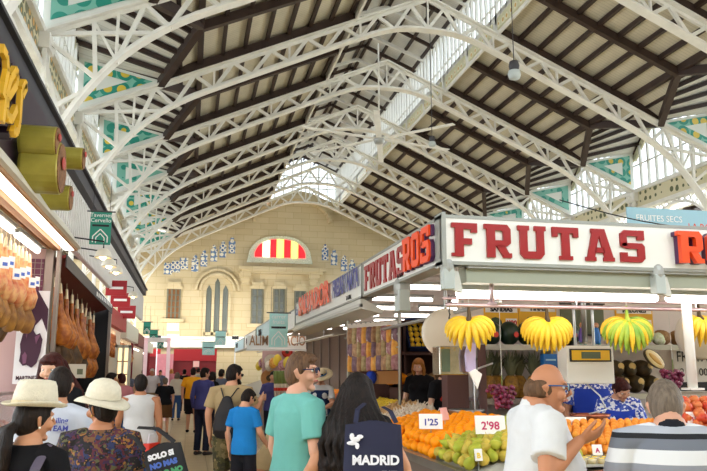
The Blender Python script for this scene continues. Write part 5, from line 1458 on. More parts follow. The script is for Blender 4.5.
m = MB(); m.tube([(-.07,0,.23),(-.05,0,.34),(.05,0,.34),(.07,0,.23)], .008, 6, (0,1,0)); m.build('handle', M['print_white'], t)

# --- middle distance
p = at(232, 380, Y=9.2)
man5 = person('bearded man in a khaki T-shirt and camouflage shorts leaning an arm on the boy', p.x, 9.2, 20, 1.78, 'light', .009, build=1.12, belly=.02, turn=35, nod=8,
    arms={'R': ((.27, .05, 1.2), (.30, .25, 1.33), (.3, 1, 0)), 'L': ((-.27, -.03, 1.15), (-.27, .05, .9), (0, .1, -1))}, top='tee_khaki', bottom='camo', bot_len='short', hair='hair_black', hs='short',
    extras=both(glasses('black', 'lens'), lambda root, up, hp, k, am, rot, hr, hm: (lambda m: (m.tube([hp((-.06,.04,.04)), hp((-.035,.085,.01)), hp((0,.1,-.008)), hp((.035,.085,.01)), hp((.06,.04,.04))], [.02*k,.026*k,.028*k,.026*k,.02*k], 8, (0,0,1)), m.build('beard', M['hair_black'], root, remesh=.01)))(MB())))
pk = thing('backpack', 'black drawstring backpack slung on the man in khaki', 'backpack', man5.location, man5.rotation_euler.z)
m = MB(); m.tube([(0,-.2,.93),(0,-.23,1.0),(0,-.22,1.18),(0,-.18,1.36)], [(.14,.04),(.15,.07),(.13,.06),(.06,.03)], 14); m.build('bag_body', M['pack_black'], pk, remesh=.014)
for s in (-1, 1):
    m = MB(); m.tube([(s*.04,-.18,1.36),(s*.1,-.1,1.47),(s*.15,.02,1.49),(s*.2,.1,1.36),(s*.22,.02,1.1),(s*.16,-.16,.95)], .008, 6); m.build('cord', M['pack_black'], pk)
p = at(245, 400, Y=8.85)
boy = person('boy in a bright blue T-shirt and black shorts beside the man in khaki', p.x, 8.85, 30, 1.5, 'light', .009, build=.9, turn=20, nod=24, arms={'R': ((.22, .02, 1.15), (.22, .2, 1.0), (0, 1, -.5))}, top='tee_blue', top_len=.86, bottom='short_black', bot_len='short', shoes='print_white', hair='hair_black', hs='short', extras=glasses('black', 'lens'))
p = at(259, 420, Y=10.3)
crou = person('crouching person in khaki trousers beyond the boy', p.x+.05, 10.3, 60, 1.7, 'tan', .012, z=-.5, lean=38, legs={'L': ((-.12,.36,.98), (-.12,.12,.60)), 'R': ((.12,.38,.94), (.14,.16,.60))}, arms={'R': ((.24,.1,1.15),(.2,.3,1.0),(0,1,-.3)), 'L': ((-.24,.1,1.15),(-.2,.3,1.0),(0,1,-.3))}, top='tee_khaki', bottom='trouser_khaki', hair='hair_dark', hs='short')
p = at(204, 380, Y=15.6)
man6 = person('man in a violet-blue long-sleeved shirt and dark trousers standing side-on', p.x, 15.6, 35, 1.75, 'light', .013, turn=25, arms={'R': ((.25,-.02,1.15),(.24,.2,1.05),(0,1,-.2))}, top='shirt_violet', sleeve='long', bottom='trouser_navy', hair='hair_dark', hs='short')
p = at(193, 380, Y=21)
man7 = person('man in a bright yellow T-shirt and black shorts in the aisle', p.x, 21, 10, 1.76, 'light', .015, build=1.1, legs={'L': ((-.1,.08,.5), (-.1,.0,.1))}, top='tee_yellow', bottom='short_black', bot_len='short', shoes='short_black', hair='hair_dark', hs='short')
p = at(165, 390, Y=20.5)
w6 = person('woman in a black top and brown skirt walking away down the aisle', p.x, 20.5, -5, 1.5, 'light', .015, male=False, build=1.15, top='tee_black', bottom='skirt_brown', bot_len='skirt', hair='hair_grey', hs='short')
crowd = [(127, 24, 1.68, 'tee_grey', 'jean', 'hair_dark', 10, 'person in a grey-blue top among the far shoppers on the left', 'short'),
 (152, 27, 1.74, 'tee_white', 'trouser_khaki', 'hair_white', 190, 'man in a white shirt facing this way beside the woman in black', 'short'),
 (177, 26, 1.62, 'tee_cream', 'jean', 'hair_grey', 5, 'woman in a cream top and blue jeans beyond the woman in black', 'bob'),
 (184, 30, 1.72, 'tee_black', 'trouser_navy', 'hair_dark', 5, 'person all in dark clothes left of the man in yellow', 'short'),
 (212, 19, 1.66, 'tee_black', 'trouser_navy', 'hair_dark', 40, 'woman with brown hair right of the man in violet blue', 'bob'),
 (221, 20, 1.72, 'tee_grey', 'trouser_navy', 'hair_black', 30, 'person with black hair beyond the brown-haired woman', 'short'),
 (143, 33, 1.7, 'tee_red', 'jean', 'hair_dark', 0, 'far shopper in a dark red top near the portal', 'short'),
 (160, 35, 1.68, 'tee_grey', 'trouser_navy', 'hair_black', 180, 'far shopper in a dark grey top at the aisle end', 'short'),
 (171, 38, 1.74, 'tee_pink', 'jean', 'hair_blonde', 0, 'far shopper in a pink top at the aisle end', 'bob'),
 (198, 34, 1.78, 'tee_cream', 'trouser_khaki', 'hair_dark', 0, 'far shopper in a cream top right of the yellow man', 'short'),
 (206, 40, 1.7, 'tee_red', 'trouser_navy', 'hair_dark', 90, 'tiny shopper in red before the far portal', 'short'),
 (110, 13.5, 1.66, 'tee_red', 'trouser_navy', 'hair_dark', 80, 'person in a dark red top at the left stalls behind the white hat', 'short'),
 (122, 15, 1.64, 'tee_pink', 'jean', 'hair_red', -40, 'red-haired person in a pink top by the left stalls', 'short')]
for px, Y, H, tp_, bt, hr_, f, lab, hs in crowd:
    p = at(px, 380, Y=Y)
    person(lab, p.x, Y, f, H, random.choice(['light', 'mid', 'tan']), .018, male=hs == 'short', top=tp_, bottom=bt, hair=hr_, hs=hs)
# --- vendors
p = at(631, 395, Y=7.35)
v1 = person('dark red-haired vendor in a blue apron with patterned sleeves bending over the fruit', p.x-.14, 7.45, 200, 1.72, 'light', .008, male=False, build=1.05, lean=27, nod=12, turn=-20, arms={'L': ((-.25,.14,1.18),(-.16,.36,1.1),(0,1,0)), 'R': ((.25,.14,1.18),(.16,.36,1.1),(0,1,0))}, top='flower_sleeve', bottom='trouser_navy', hair='hair_red', hs='bun', apron='apron_blue')
p = at(600, 400, Y=7.6)
v2 = person('vendor in a blue apron whose head is hidden behind the hanging scale', p.x+.08, 7.95, 190, 1.86, 'mid', .01, male=False, build=1.2, top='flower_sleeve', bottom='trouser_navy', hair='hair_dark', hs='short', apron='apron_blue')
p = at(322, 380, Y=12.5)
v3 = person('vendor in a straw hat and navy apron behind the second stall', 3.3, 12.6, 200, 1.7, 'light', .011, male=False, build=1.0, nod=12, arms={'L': ((-.22,.1,1.16),(-.1,.32,1.08),(0,1,0))}, top='tee_white', bottom='trouser_navy', hair='hair_dark', hs='short', apron='apron_navy', extras=straw_hat('wide', 'straw', 'toy_blue', -18))
v3.location.x = p.x
p = at(426, 370, Y=9.9)
v4 = person('blonde woman in dark clothes at the stall behind the garlic', p.x, 10.2, 215, 1.68, 'pale', .01, male=False, z=.2, nod=14, top='tee_black', bottom='trouser_navy', hair='hair_blonde', hs='bob')
p = at(438, 376, Y=9.35)
v5 = person('light-haired woman with a red strap seen from behind beside the blonde woman', p.x+.06, 9.35, -20, 1.64, 'pale', .011, male=False, z=.18, top='tee_black', bottom='jean', hair='hair_sandy', hs='bob', extras=lambda root, up, hp, k, am, rot, hr, hm: (lambda m: (m.tube([up((-.14,-.13,1.2))*k, up((-.02,-.135,1.35))*k, up((.1,-.08,1.47))*k, up((.12,.06,1.44))*k], [(.02,.006)]*4, 6, (1,0,0)), m.build('strap', M['tomato'], root)))(MB()))
p = at(270, 385, Y=14)
v6 = person('dark-haired vendor in a violet top at the pink wall of a farther stall', at(266, 380, Y=15.5).x+.15, 15.5, 190, 1.68, 'light', .014, top='shirt_violet', bottom='trouser_navy', hair='hair_black', hs='short')
# ================================================================== left-hand stalls
LXF = -1.75
t = thing('shop_facade', 'dark grey beam and pale ribbed upper wall over the ham shop', 'facade', (LXF, 4.5, 3.5)); y1 = 26
m = MB(); m.box((-.12, 0, 1.09), (0, y1, 1.33)); m.box((-.0, 0, 1.29), (.06, y1, 1.33)); m.build('top_beam', M['darkgrey'], t)
mat('ribbed', 'd8d3cc', .6)
m = MB(); m.box((-.2, 0, .1), (-.12, y1, 1.09))
k = 0
while k < y1: m.box((-.12, k, .1), (-.09, k+.1, 1.0)); k += .2
m.build('ribbed_sheet', M['ribbed'], t)
mat('sign_purple', '2a1626', .5)
m = MB(); m.box((-.09, 0, .6), (.02, 4.45, 1.09)); m.box((-.09, 0, .2), (-.03, 3.4, .9)); m.build('dark_panel', M['sign_purple'], t)
# script letters
mat('gold_letter', 'e9b32a', .4)
t = thing('cut_out_letters', 'yellow cut-out script letters es on dark backing, high on the left', 'letters', (LXF+.1, 0, 0))
pa = lambda px, py: at(px, py, X=LXF+.16)
e1 = [pa(*q) for q in ((0,122),(3,96),(8,78),(13,70),(15,74),(14,84),(9,92),(5,98),(4,108),(5,117),(9,119),(14,108))]
e2 = [pa(*q) for q in ((20,95),(24,86),(22,83),(19,90),(18,105),(17,122),(15,131),(12,133),(11,128))]
e3 = [pa(*q) for q in ((0,48),(4,56),(5,70),(2,84),(0,96))]
o_ = V((LXF+.1, 0, 0))
for pts in (e1, e2, e3):
    m = MB(); m.path([p-o_ for p in pts], .08, .06, (1, 0, 0)); q = m.build('script_stroke', M['gold_letter'], t)
    m = MB(); m.path([p-o_-V((.07,0,0)) for p in pts], .13, .12, (1, 0, 0)); m.build('backing', M['sign_purple'], q)
# golden drums
mat('drum_gold', 'a79a3c', .35, metal=.3, noise_s=6, noise_a=.1); mat('drum_face', '9a6a3a', .7, noise_s=10, col2='5e3a20', bump=.8, bump_s=25); mat('drum_red', 'b8443a', .5)
t = thing('drum_sign', 'stack of golden-green round drums with rough brown ends under the dark beam', 'sign', (LXF, 0, 0))
for px, py, r, x0, x1 in ((50, 168, .27, .02, .42), (48, 142, .16, .02, .4), (66, 198, .15, .02, .36), (66, 158, .13, .1, .5)):
    c_ = at(px, py, X=LXF+.28)
    m = MB(); m.lathe([(r*.93, x0), (r, x0+.03), (r, x1-.04), (r*.95, x1-.03)], (0, c_.y, c_.z), 24, 'X'); q = m.build('drum', M['drum_gold'], t, smooth=False)
    m = MB(); m.lathe([(.001, x1-.02), (r*.94, x1-.02), (r*.94, x1-.04)], (0, c_.y, c_.z), 24, 'X'); m.build('drum_end', M['drum_face'], q)
    m = MB(); m.ell((x1, c_.y-.05, c_.z+.04), (.015, r*.35, r*.25), 10, 6); m.build('emblem', M['drum_red'], q)
# canopy
t = thing('shop_canopy', 'cream canopy with a bright light strip over the ham counter', 'canopy', (LXF, 4.5, 3.35))
mat('cream_paint', 'ddd6c4', .5); mat('pink_wall', 'cba9a8', .7)
m = MB(); m.prism([(.17,.0),(.22,.02),(.02,.32),(-.1,.32),(-.1,.06)], (0,0,0), (1,0,0), (0,0,1), (0,6.3,0)); m.build('fascia', M['cream_paint'], t)
m = MB(); m.box((-1.7, 0, .03), (.17, 6.3, .08)); m.build('ceiling_panel', M['cream_paint'], t)
m = MB(); m.box((.01, 0, -.02), (.13, 6.25, .03)); m.build('light_strip', M['lightbox'], t)
mat('wood_trim', 'a9794a', .5)
m = MB(); m.box((-.14, 0, -.03), (-.05, 6.25, .03)); m.box((-.22, 0, -.01), (-.19, 6.25, .03)); m.box((.15, 0, -.03), (.18, 6.25, .03)); m.build('wooden_trim', M['wood_trim'], t)
tube_lamp('bright tube light under the cream canopy above the hams, nearest', (-2.02, 7.0, 3.25), (-2.02, 8.9, 3.25), r=.035)
tube_lamp('bright tube light under the cream canopy above the hams, next to the ribbed panel', (-2.02, 9.1, 3.25), (-2.02, 10.4, 3.25), r=.035)
tube_lamp('tube light deeper in the ham shop behind the front row', (-2.6, 8.0, 3.25), (-2.6, 10.2, 3.25), r=.03)
# partition with tiled purple panel and poster
t = thing('shop_partition', 'partition at the end of the ham shop, purple grid panel above a pig poster', 'partition', (-3.6, 10.8, 0))
mat('purple_grid', '6b3050', .35); mat('panel_edge', '9c8f88', .4, metal=.3)
m = MB(); m.box((0, 0, 0), (1.68, .1, 3.35)); m.build('board', M['pink_wall'], t)
m = MB(); m.box((.2, -.03, 2.5), (1.6, 0, 3.2))
m.build('purple_panel', M['purple_grid'], t)
m = MB()
for k in range(18): m.box((.2+k*.08, -.036, 2.5), (.208+k*.08, -.03, 3.2))
for k in range(9): m.box((.2, -.036, 2.5+k*.08), (1.6, -.03, 2.508+k*.08))
m.build('grid_lines', M['panel_edge'], t)
m = MB(); m.box((1.62, -.06, 0), (1.72, .12, 3.35)); m.box((1.76, -.04, 0), (1.8, .12, 3.35)); m.build('edge_post', M['panel_edge'], t)
# pig poster
a = at(12, 384, Y=10.6); b = at(50, 291, Y=10.6)
t = thing('poster', 'white and purple poster with a dark pig\'s head above a row of letters', 'poster', (a.x, 10.6, a.z)); w, h = b.x-a.x, b.z-a.z
mat('poster_white', 'ece8ea', .5); mat('pig_dark', '432038', .5); mat('pig_light', '7a4a68', .5)
m = MB(); m.box((0,0,0),(w,.03,h)); m.build('sheet', M['poster_white'], t)
pg = lambda pts, nm, mm, y=-.008, d=.006: (lambda q: (q.prism([(u*w, v*h) for u, v in pts], (0,y,0), (1,0,0), (0,0,1), (0,d,0)), q.build(nm, M[mm], t)))(MB())
pg([(.3,1),(.62,1),(1,.8),(1,.55),(.8,.7),(.6,.62),(.52,.5),(.4,.62),(.2,.6),(0,.72),(0,.86),(.2,.86)], 'dark_field', 'pig_dark')
pg([(.16,.42),(.22,.52),(.36,.6),(.5,.6),(.66,.52),(.78,.54),(.88,.47),(.84,.34),(.74,.22),(.58,.17),(.42,.2),(.3,.19),(.17,.24),(.2,.33)], 'pig_head', 'pig_dark', -.014)
pg([(.26,.3),(.34,.34),(.42,.3),(.4,.22),(.3,.21)], 'snout', 'pig_light', -.02)
pg([(.3,.56),(.42,.62),(.36,.48)], 'ear', 'pig_light', -.02); pg([(.62,.5),(.8,.53),(.68,.42)], 'ear', 'pig_light', -.02)
text('lettering', 'MARTINEZ', M['pig_dark'], t, (.1*w, -.006, .03*h), (PI/2,0,0), .075, .001, .002, fit=w*.7)
# hams
mat('ham_red', 'c8643a', .4, noise_s=12, col2='e6b878', noise_a=.2, bump=.4, bump_s=30); mat('ham_gold', 'c08a3e', .5, noise_s=7, col2='7c4f22', bump=.5, bump_s=30); mat('ham_dark', '7c5a34', .6, noise_s=7, col2='4a3420', bump=.5, bump_s=30)
mat('ham_orange', 'dc8a34', .45, noise_s=12, col2='8a3a12', noise_a=.3, bump=.4, bump_s=30); mat('fat', 'eed9b0', .5); mat('hoof', '2c2420', .5); mat('rope', 'd8c8a8', .8)
def ham(mm, label, grp, first=[None]):
    t = tag(empty('cured_ham'), label, 'ham', grp)
    m = MB(); m.tube([(0,0,-.12),(0,.0,-.3),(.02,0,-.46),(.03,0,-.58),(.02,0,-.68)], [(.028,.025),(.035,.03),(.075,.055),(.115,.075),(.08,.055)], 12, (1,0,0)); m.build('meat', M[mm], t, smooth=True)
    m = MB(); m.tube([(0,0,.0),(0,0,-.06),(.0,0,-.13)], [(.016,.02),(.02,.02),(.026,.024)], 8); m.build('hoof', M['hoof' if mm == 'ham_dark' else 'fat'], t, smooth=True)
    m = MB(); m.tube([(0,0,-.03),(0,0,.08)], .004, 5); m.build('rope', M['rope'], t)
    return t
def row(mm, label, grp, pos, tag_every=0, sc=1):
    p0 = None
    for i, (x, y, z) in enumerate(pos):
        if p0 is None: p0 = ham(mm, label, grp); o = p0
        else: o = copy_tree(p0)
        o.location = (x, y, z); o.rotation_euler = (random.uniform(-.06,.06), random.uniform(-.08,.08), random.uniform(-.9,.9)); s = sc*random.uniform(.93,1.07); o.scale = (s, s, s)
Z_ = 3.2
row('ham_red', 'reddish cured ham hanging by its hoof under the cream canopy', 'reddish hams in the upper row of the near shop', [(-2.12-.0*i, 8.2+i*.22, Z_) for i in range(11)])
row('ham_gold', 'golden cured ham hanging behind the reddish hams', 'golden hams in the near shop', [(-2.34, 8.3+i*.22, Z_-.06) for i in range(11)])
row('ham_gold', 'golden cured ham hanging in the middle row of the near shop', 'golden hams in the middle row', [(-2.14-.2*(i % 2), 8.3+i*.2, Z_-.3) for i in range(11)], sc=1.0)
row('ham_dark', 'brown cured ham hanging in the lowest row of the near shop', 'brown hams in the lowest row', [(-2.25-.2*(i % 2), 7.7+i*.19, Z_-.5) for i in range(12)])
# labels on hams
lb = None
for i in range(8):
    if lb is None:
        lb = tag(empty('price_tag'), 'small white tag tied to a ham of the upper row', 'price tag', 'tags on the reddish hams'); m = MB(); m.box((0,-.05,-.13),(.006,.05,0)); m.build('tag_card', M['card'], lb); m = MB(); m.box((.006,-.03,-.1),(.008,.03,-.06)); m.build('print', M['line_blue'], lb); o = lb
    else: o = copy_tree(lb)
    o.location = (-2.0, 8.3+i*.3, 2.86+.05*(i % 3)); o.rotation_euler = (0, 0, random.uniform(-.9, -.2))
mat('sack_white', 'd9d0c4', .7)
hr_ = thing('ham_rail', 'steel rails carrying the hams under the cream canopy', 'rail', (0,0,0))
m = MB()
for x in (-2.12, -2.34): m.bar((x, 7.8, 3.29), (x, 10.7, 3.29), .025, .025)
m.build('bar', M['steel'], hr_)
m = MB()
for y in (8, 10.5):
    for x in (-2.12, -2.34): m = MB(); m.bar((x, y, 3.29), (x, y, 3.4), .02, .02); m.build('hanger', M['steel'], hr_)
# glass case of meat
mat('meat_red', 'b8433a', .4, noise_s=8, col2='e0a090'); mat('case_glass', 'e8f0f0', .05, alpha=.18)
t = thing('display_case', 'glass fronted case of sliced red meats at the ham shop', 'display case', (-2.1, 6.0, 0))
m = MB(); m.box((-.9,0,0),(0,4.6,.95)); m.build('base', M['counter_front'], t); m = MB(); m.prism([(0,.95),(.02,.95),(-.12,1.38),(-.14,1.38)], (0,0,0), (1,0,0), (0,0,1), (0,4.6,0)); m.build('glass_front', M['case_glass'], t)
m = MB(); m.box((-.8,0,1.38),(-.12,4.6,1.41)); m.build('top', M['counter_steel'], t)
mt = None
for i in range(14):
    for j in range(3):
        if mt is None: m = MB(); m.ell((0,0,0),(.1,.13,.05),12,8); mt = m.build('meat_cut', M['meat_red'], smooth=True); o = mt
        else: o = mt.copy(); COL.objects.link(o)
        o.location = (-2.3-.22*j, 6.3+i*.31, 1.02+.03*j); o.rotation_euler = (0,0,random.uniform(0,3)); tag(o, 'red cut of meat lying in the glass case', 'meat', 'meat cuts in the glass case')
mc = None
for i in range(8):
    if mc is None: m = MB(); m.ell((0,0,0),(.09,.11,.06),12,8); mc = m.build('packed_sausage', M['ham_red'], smooth=True); o = mc
    else: o = mc.copy(); COL.objects.link(o)
    o.location = (-2.42, 7.2+i*.4, 1.47); tag(o, 'piece of cured sausage standing on top of the glass case', 'sausage', 'cured pieces on the case')

# second stall: hanging cured meats against black
mat('valance_red', '7a1a20', .6)
t = thing('shop_partition', 'black back panel behind the hanging orange hams', 'partition', (-2.5, 11.1, 0))
m = MB(); m.box((-.08, 0, 0), (0, 6.8, 3.1)); m.build('board', M['black'], t)
m = MB(); m.box((-.1, 6.8, 0), (.68, 6.88, 3.1)); m.build('end_panel', M['black'], t); m = MB(); m.box((.66, 6.76, 0), (.72, 6.9, 3.1)); m.build('edge_post', M['panel_edge'], t)
t = thing('awning', 'dark red sloping awning with a white lettered edge over the second stall', 'awning', (LXF, 10.95, 3.0))
m = MB(); m.prism([(0,.3),(0,.26),(-.75,.0),(-.75,.04)], (0,0,0), (1,0,0), (0,0,1), (0,6.7,-.18)); m.build('awning_cloth', M['valance_red'], t)
m = MB(); m.prism([(0,.3),(.015,.3),(.015,.12),(0,.12)], (0,0,0), (1,0,0), (0,0,1), (0,6.7,-.18)); m.build('valance', M['darkgrey'], t)
m = MB()
for k in range(10): m.box((.016, 3.6+k*.3, .06-.0*k), (.02, 3.75+k*.3, .14))
m.build('lettering', M['card'], t)
row('ham_orange', 'orange cured ham hanging under the dark red awning', 'orange hams of the second stall', [(-1.95-.14*(i % 3), 11.3+i*.2, 3.0-.009*i) for i in range(27)], sc=1.3)
row('ham_dark', 'dark grey-brown ham hanging lower in the second stall', 'dark hams of the second stall', [(-1.98-.1*(i % 2), 12.0+i*.24, 2.62-.012*i) for i in range(14)], sc=1.25)
row('ham_orange', 'orange ham low in the second stall beside the dark hams', 'low orange hams of the second stall', [(-2.1, 11.4+i*.22, 2.45) for i in range(5)]+[(-2.0, 14.6+i*.25, 2.45) for i in range(9)], sc=1.2)
t = thing('notice_card', 'pale green notice with a small dark square below the hams', 'notice', at(62, 378, Y=11.5)); 
m = MB(); m.box((0,0,0),(.32,.02,.2)); m.build('sheet', M['cream_paint'], t); m = MB(); m.box((.2,-.004,.05),(.28,0,.13)); m.build('mark', M['pine_leaf'], t)
t = thing('shop_counter', 'long counter under the second stall\'s hanging hams', 'counter', (-2.2, 11.1, 0))
m = MB(); m.box((-.28,0,0),(.3,6.5,1.15)); m.build('base', M['counter_front'], t); m = MB(); m.box((-.29,0,1.15),(.33,6.5,1.19)); m.build('top', M['counter_steel'], t)
# domed lamps
for i, (px, py, Y) in enumerate(((103, 258, 11.0), (109, 267, 12.4), (116, 273, 13.8), (133, 297, 19))):
    p = at(px, py, Y=Y)
    t = tag(empty('spotlight', p), 'white round shop lamp with a warm bulb over the second stall', 'lamp', 'round lamps on the left shops')
    m = MB(); m.lathe([(.02,.14),(.06,.13),(.1,.09),(.12,.03),(.125,0),(.115,0),(.09,.07),(.02,.11)], n=18); m.build('shade', M['cream_paint'], t, smooth=True)
    m = MB(); m.ell((0,0,.02),.05,10,8); m.build('bulb', M['lamp_warm'], t, smooth=True)
    m = MB(); m.tube([(0,0,.13),(0,0,.24),(LXF-p.x-.05,0,.3)], .012, 6, (0,1,0)); m.build('arm', M['black'], t)
# further left stalls
mat('deep_red', '7a0e18', .5); mat('bright_red', 'a81620', .5)
def left_stall(y0, y1, z0, z1, m1, m2, label, z2=.0):
    t = thing('market_stall', label, 'stall', (LXF-.1, y0, 0)); L = y1-y0
    m = MB(); m.box((-1.2,0,0),(-.25,L,1.05)); m.build('counter', M['counter_front'], t)
    m = MB(); m.box((-.1,0,z0),(.05,L,z1)); m.build('fascia', M[m1], t)
    m = MB(); m.box((-1.3,0,0),(-1.2,L,z1)); m.build('back_wall', M[m2], t)
    m = MB(); m.box((-1.2,0,z1-.05),(-.1,L,z1)); m.build('ceiling_panel', M['cream_paint'], t)
    m = MB(); m.box((-1.2,L-.05,0),(-.1,L,z0+.2)); m.build('end_panel', M[m2], t)
    m = MB(); m.tube([(-.3,.2,z0-.05),(-.3,L-.2,z0-.05)], .03, 8, (0,0,1)); m.build('tube_lamp', M['tube_light'], t)
    return t
left_stall(18.1, 22.5, 2.75, 3.15, 'bright_red', 'cream_paint', 'red topped stall with meats beyond the orange hams')
left_stall(22.7, 28, 2.6, 3.1, 'cream_paint', 'deep_red', 'stall with a pale fascia and dark red back beyond the red topped one')
left_stall(28.2, 34, 2.55, 3.0, 'deep_red', 'cream_paint', 'far stall with a dark red fascia on the left row')
left_stall(34.2, 40, 2.5, 2.95, 'cream_paint', 'deep_red', 'farthest stall of the left row with a cream fascia')
row('ham_orange', 'small orange ham hanging in the red topped stall', 'hams of the red topped stall', [(-2.05, 18.4+i*.35, 2.75) for i in range(11)])
mat('string_red', 'b3202a', .5)
row('ham_red', 'reddish ham on the dark red backed stall', 'hams of the pale fascia stall', [(-2.0, 23+i*.5, 2.6) for i in range(9)])
# red valances stepping away
for i, (px, py, Y) in enumerate(((118, 288, 18.3), (122, 300, 19.6), (128, 312, 21.2))):
    p = at(px, py, Y=Y); t = tag(empty('red_sign', p), 'small projecting red sign on the left row', 'sign', 'red projecting signs on the left')
    m = MB(); m.box((-.28,0,-.18),(.2,.06,.18)); m.build('panel', M['bright_red'], t); m = MB(); m.box((-.2,-.006,-.03),(.12,0,.03)); m.build('lettering', M['card'], t)
mat('lit_soft', 'f6e0b0', .5, emit=.5)
# lit cabinet shaped like a window
a = at(113, 388, Y=17); b = at(131, 345, Y=17)
t = thing('lit_cabinet', 'cream framed glass cabinet lit warmly, beyond the orange hams', 'cabinet', (a.x, 17, 0)); w, h = b.x-a.x, b.z
m = MB(); m.box((0,0,0),(w,.3,a.z)); m.build('base', M['wood_trim'], t)
m = MB(); m.box((0,0,a.z),(.05,.3,h)); m.box((w-.05,0,a.z),(w,.3,h)); m.box((0,0,h-.06),(w,.3,h)); m.box((w*.45,0,a.z),(w*.55,.3,h)); m.build('frame', M['cream_paint'], t)
m = MB(); m.box((.04,.28,a.z),(w-.04,.3,h-.05)); m.build('back_panel', M['lit_soft'], t)
m = MB()
for k in range(3): m.box((.04,.02,a.z+k*.28),(w-.04,.28,a.z+k*.28+.02))
m.build('shelf', M['wood_trim'], t)
# pink-lit gate posts
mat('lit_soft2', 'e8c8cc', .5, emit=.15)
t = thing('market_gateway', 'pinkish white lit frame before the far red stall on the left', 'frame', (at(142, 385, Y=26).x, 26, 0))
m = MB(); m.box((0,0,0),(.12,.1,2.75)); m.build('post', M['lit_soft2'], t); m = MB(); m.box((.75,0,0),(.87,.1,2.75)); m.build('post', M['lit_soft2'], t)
m = MB(); m.box((0,0,2.6),(.87,.1,2.75)); m.build('lintel', M['card'], t)

# ------------------------------------------------------------------ aisle banners
mat('banner_teal', '2c8f78', .6); mat('banner_aqua', 'b4e6e2', .6)
def banner(label, px0, py0, px1, py1, Y, m, t1, t2, c1='card', strip=True):
    a = at(px0, py1, Y=Y); b = at(px1, py0, Y=Y); w, h = b.x-a.x, b.z-a.z
    t = thing('banner', label, 'banner', (a.x, Y, a.z))
    q = MB(); q.box((0,0,0),(w,.03,h)); q.build('cloth', M[m], t)
    if t1: text('lettering', t1, M[c1], t, (w*.5,-.004,h*.8), (PI/2,0,0), h*.17, .001, 0, 'CENTER', fit=0); text('lettering', t2, M[c1], t, (w*.5,-.004,h*.64), (PI/2,0,0), h*.17, .001, 0, 'CENTER')
    if strip: q = MB(); q.box((w*.1,-.006,h*.54),(w*.9,0,h*.6)); q.build('strip', M['black'], t)
    q = MB(); q.path([V((w*.15,-.004,.06*h)), V((w*.15,-.004,.24*h)), V((w*.5,-.004,.46*h)), V((w*.85,-.004,.24*h)), V((w*.85,-.004,.06*h))], .012+w*.02, .004, (0,1,0)); q.path([V((w*.3,-.004,.04*h)), V((w*.3,-.004,.2*h)), V((w*.5,-.004,.33*h)), V((w*.7,-.004,.2*h)), V((w*.7,-.004,.04*h))], .01+w*.015, .004, (0,1,0)); q.build('emblem', M[c1], t)
    q = MB(); q.tube([(-.05,0,h),(w+.05,0,h)], .012, 6, (0,0,1)); q.build('rod', M['darkgrey'], t)
    for xx in (.03, w-.03): q = MB(); q.tube([(xx,.015,h),(xx,.015,h+.5)], .004, 5); q.build('cable', M['darkgrey'], t)
    return t
banner('teal green banner with a white house outline on the left shops', 89, 212, 112, 244, 12.2, 'banner_teal', 'Tavernes', 'Cervello')
banner('pale aqua banner with a black strip before the far wall', 269, 313, 288, 347, 14.2, 'banner_aqua', 'carrer', 'fruita')
for i, (x0, y0, x1, y1, Y, lab) in enumerate(((149, 330, 158, 341, 28, 'small teal banner at the left, under the niche window'), (157, 338, 164, 348, 33, 'smallest teal banner at the aisle end, left'), (202, 342, 215, 355, 30, 'small aqua banner at the end of the right row'), (215, 331, 226, 345, 25, 'aqua banner beside the pale blue far sign'), (143, 322, 151, 334, 24, 'teal banner on the left row beside the column'))):
    banner(lab, x0, y0, x1, y1, Y, 'banner_aqua' if i in (2, 3) else 'banner_teal', '', '')
mat('banner_blue', '9cc4d4', .6)
a = at(629, 240, Y=17.5); b = at(707, 211, Y=17.5)
t = thing('banner', 'light blue banner with orange and white lettering behind the long FRUTAS sign', 'banner', (a.x, 17.5, a.z-.3)); w, h = b.x-a.x+1.2, b.z-a.z+.3
m = MB(); m.box((0,0,0),(w,.05,h)); m.build('cloth', M['banner_blue'], t); text('lettering', 'FRUITES SECS', M['card'], t, (.25,-.01,h*.66), (PI/2,0,0), .24, .002); text('lettering', 'LA ROSA', M['orange_letter'], t, (w*.5,-.01,h*.5), (PI/2,0,0), .26, .002)
m = MB(); m.tube([(0,.02,0),(0,.02,-1.0)], .03, 6); m.tube([(w,.02,0),(w,.02,-1.0)], .03, 6); m.build('pole', M['steel'], t)

# far end red stall
t = thing('market_stall', 'bright red stall front closing the aisle under the white portal beam', 'stall', (at(128, 380, Y=46).x, 46, 0)); w = at(216, 380, Y=46).x-at(128, 380, Y=46).x
zt_ = at(180, 349, Y=46).z
m = MB(); m.box((0,0,0),(w,.1,1.1)); m.build('base', M['deep_red'], t); m = MB(); m.box((0,.3,1.1),(w,.4,zt_-.4)); m.build('back_wall', M['deep_red'], t)
m = MB(); m.box((0,0,zt_-.45),(w*.35,.1,zt_)); m.box((w*.5,0,zt_-.7),(w,.1,zt_)); m.build('fascia', M['bright_red'], t)
m = MB(); m.box((w*.3,-.05,1.3),(w*.5,0,zt_-.3)); m.build('poster_panel', M['tee_pink'], t)
t = thing('cross_sign', 'small lit pink square panel on the far red stall', 'sign', at(193, 367, Y=45.5)); m = MB(); m.box((0,0,0),(.35,.05,.35)); m.build('panel', M['card_pink'], t); m = MB(); m.box((-.03,.02,-.03),(.38,.06,.0)); m.build('frame', M['darkgrey'], t)

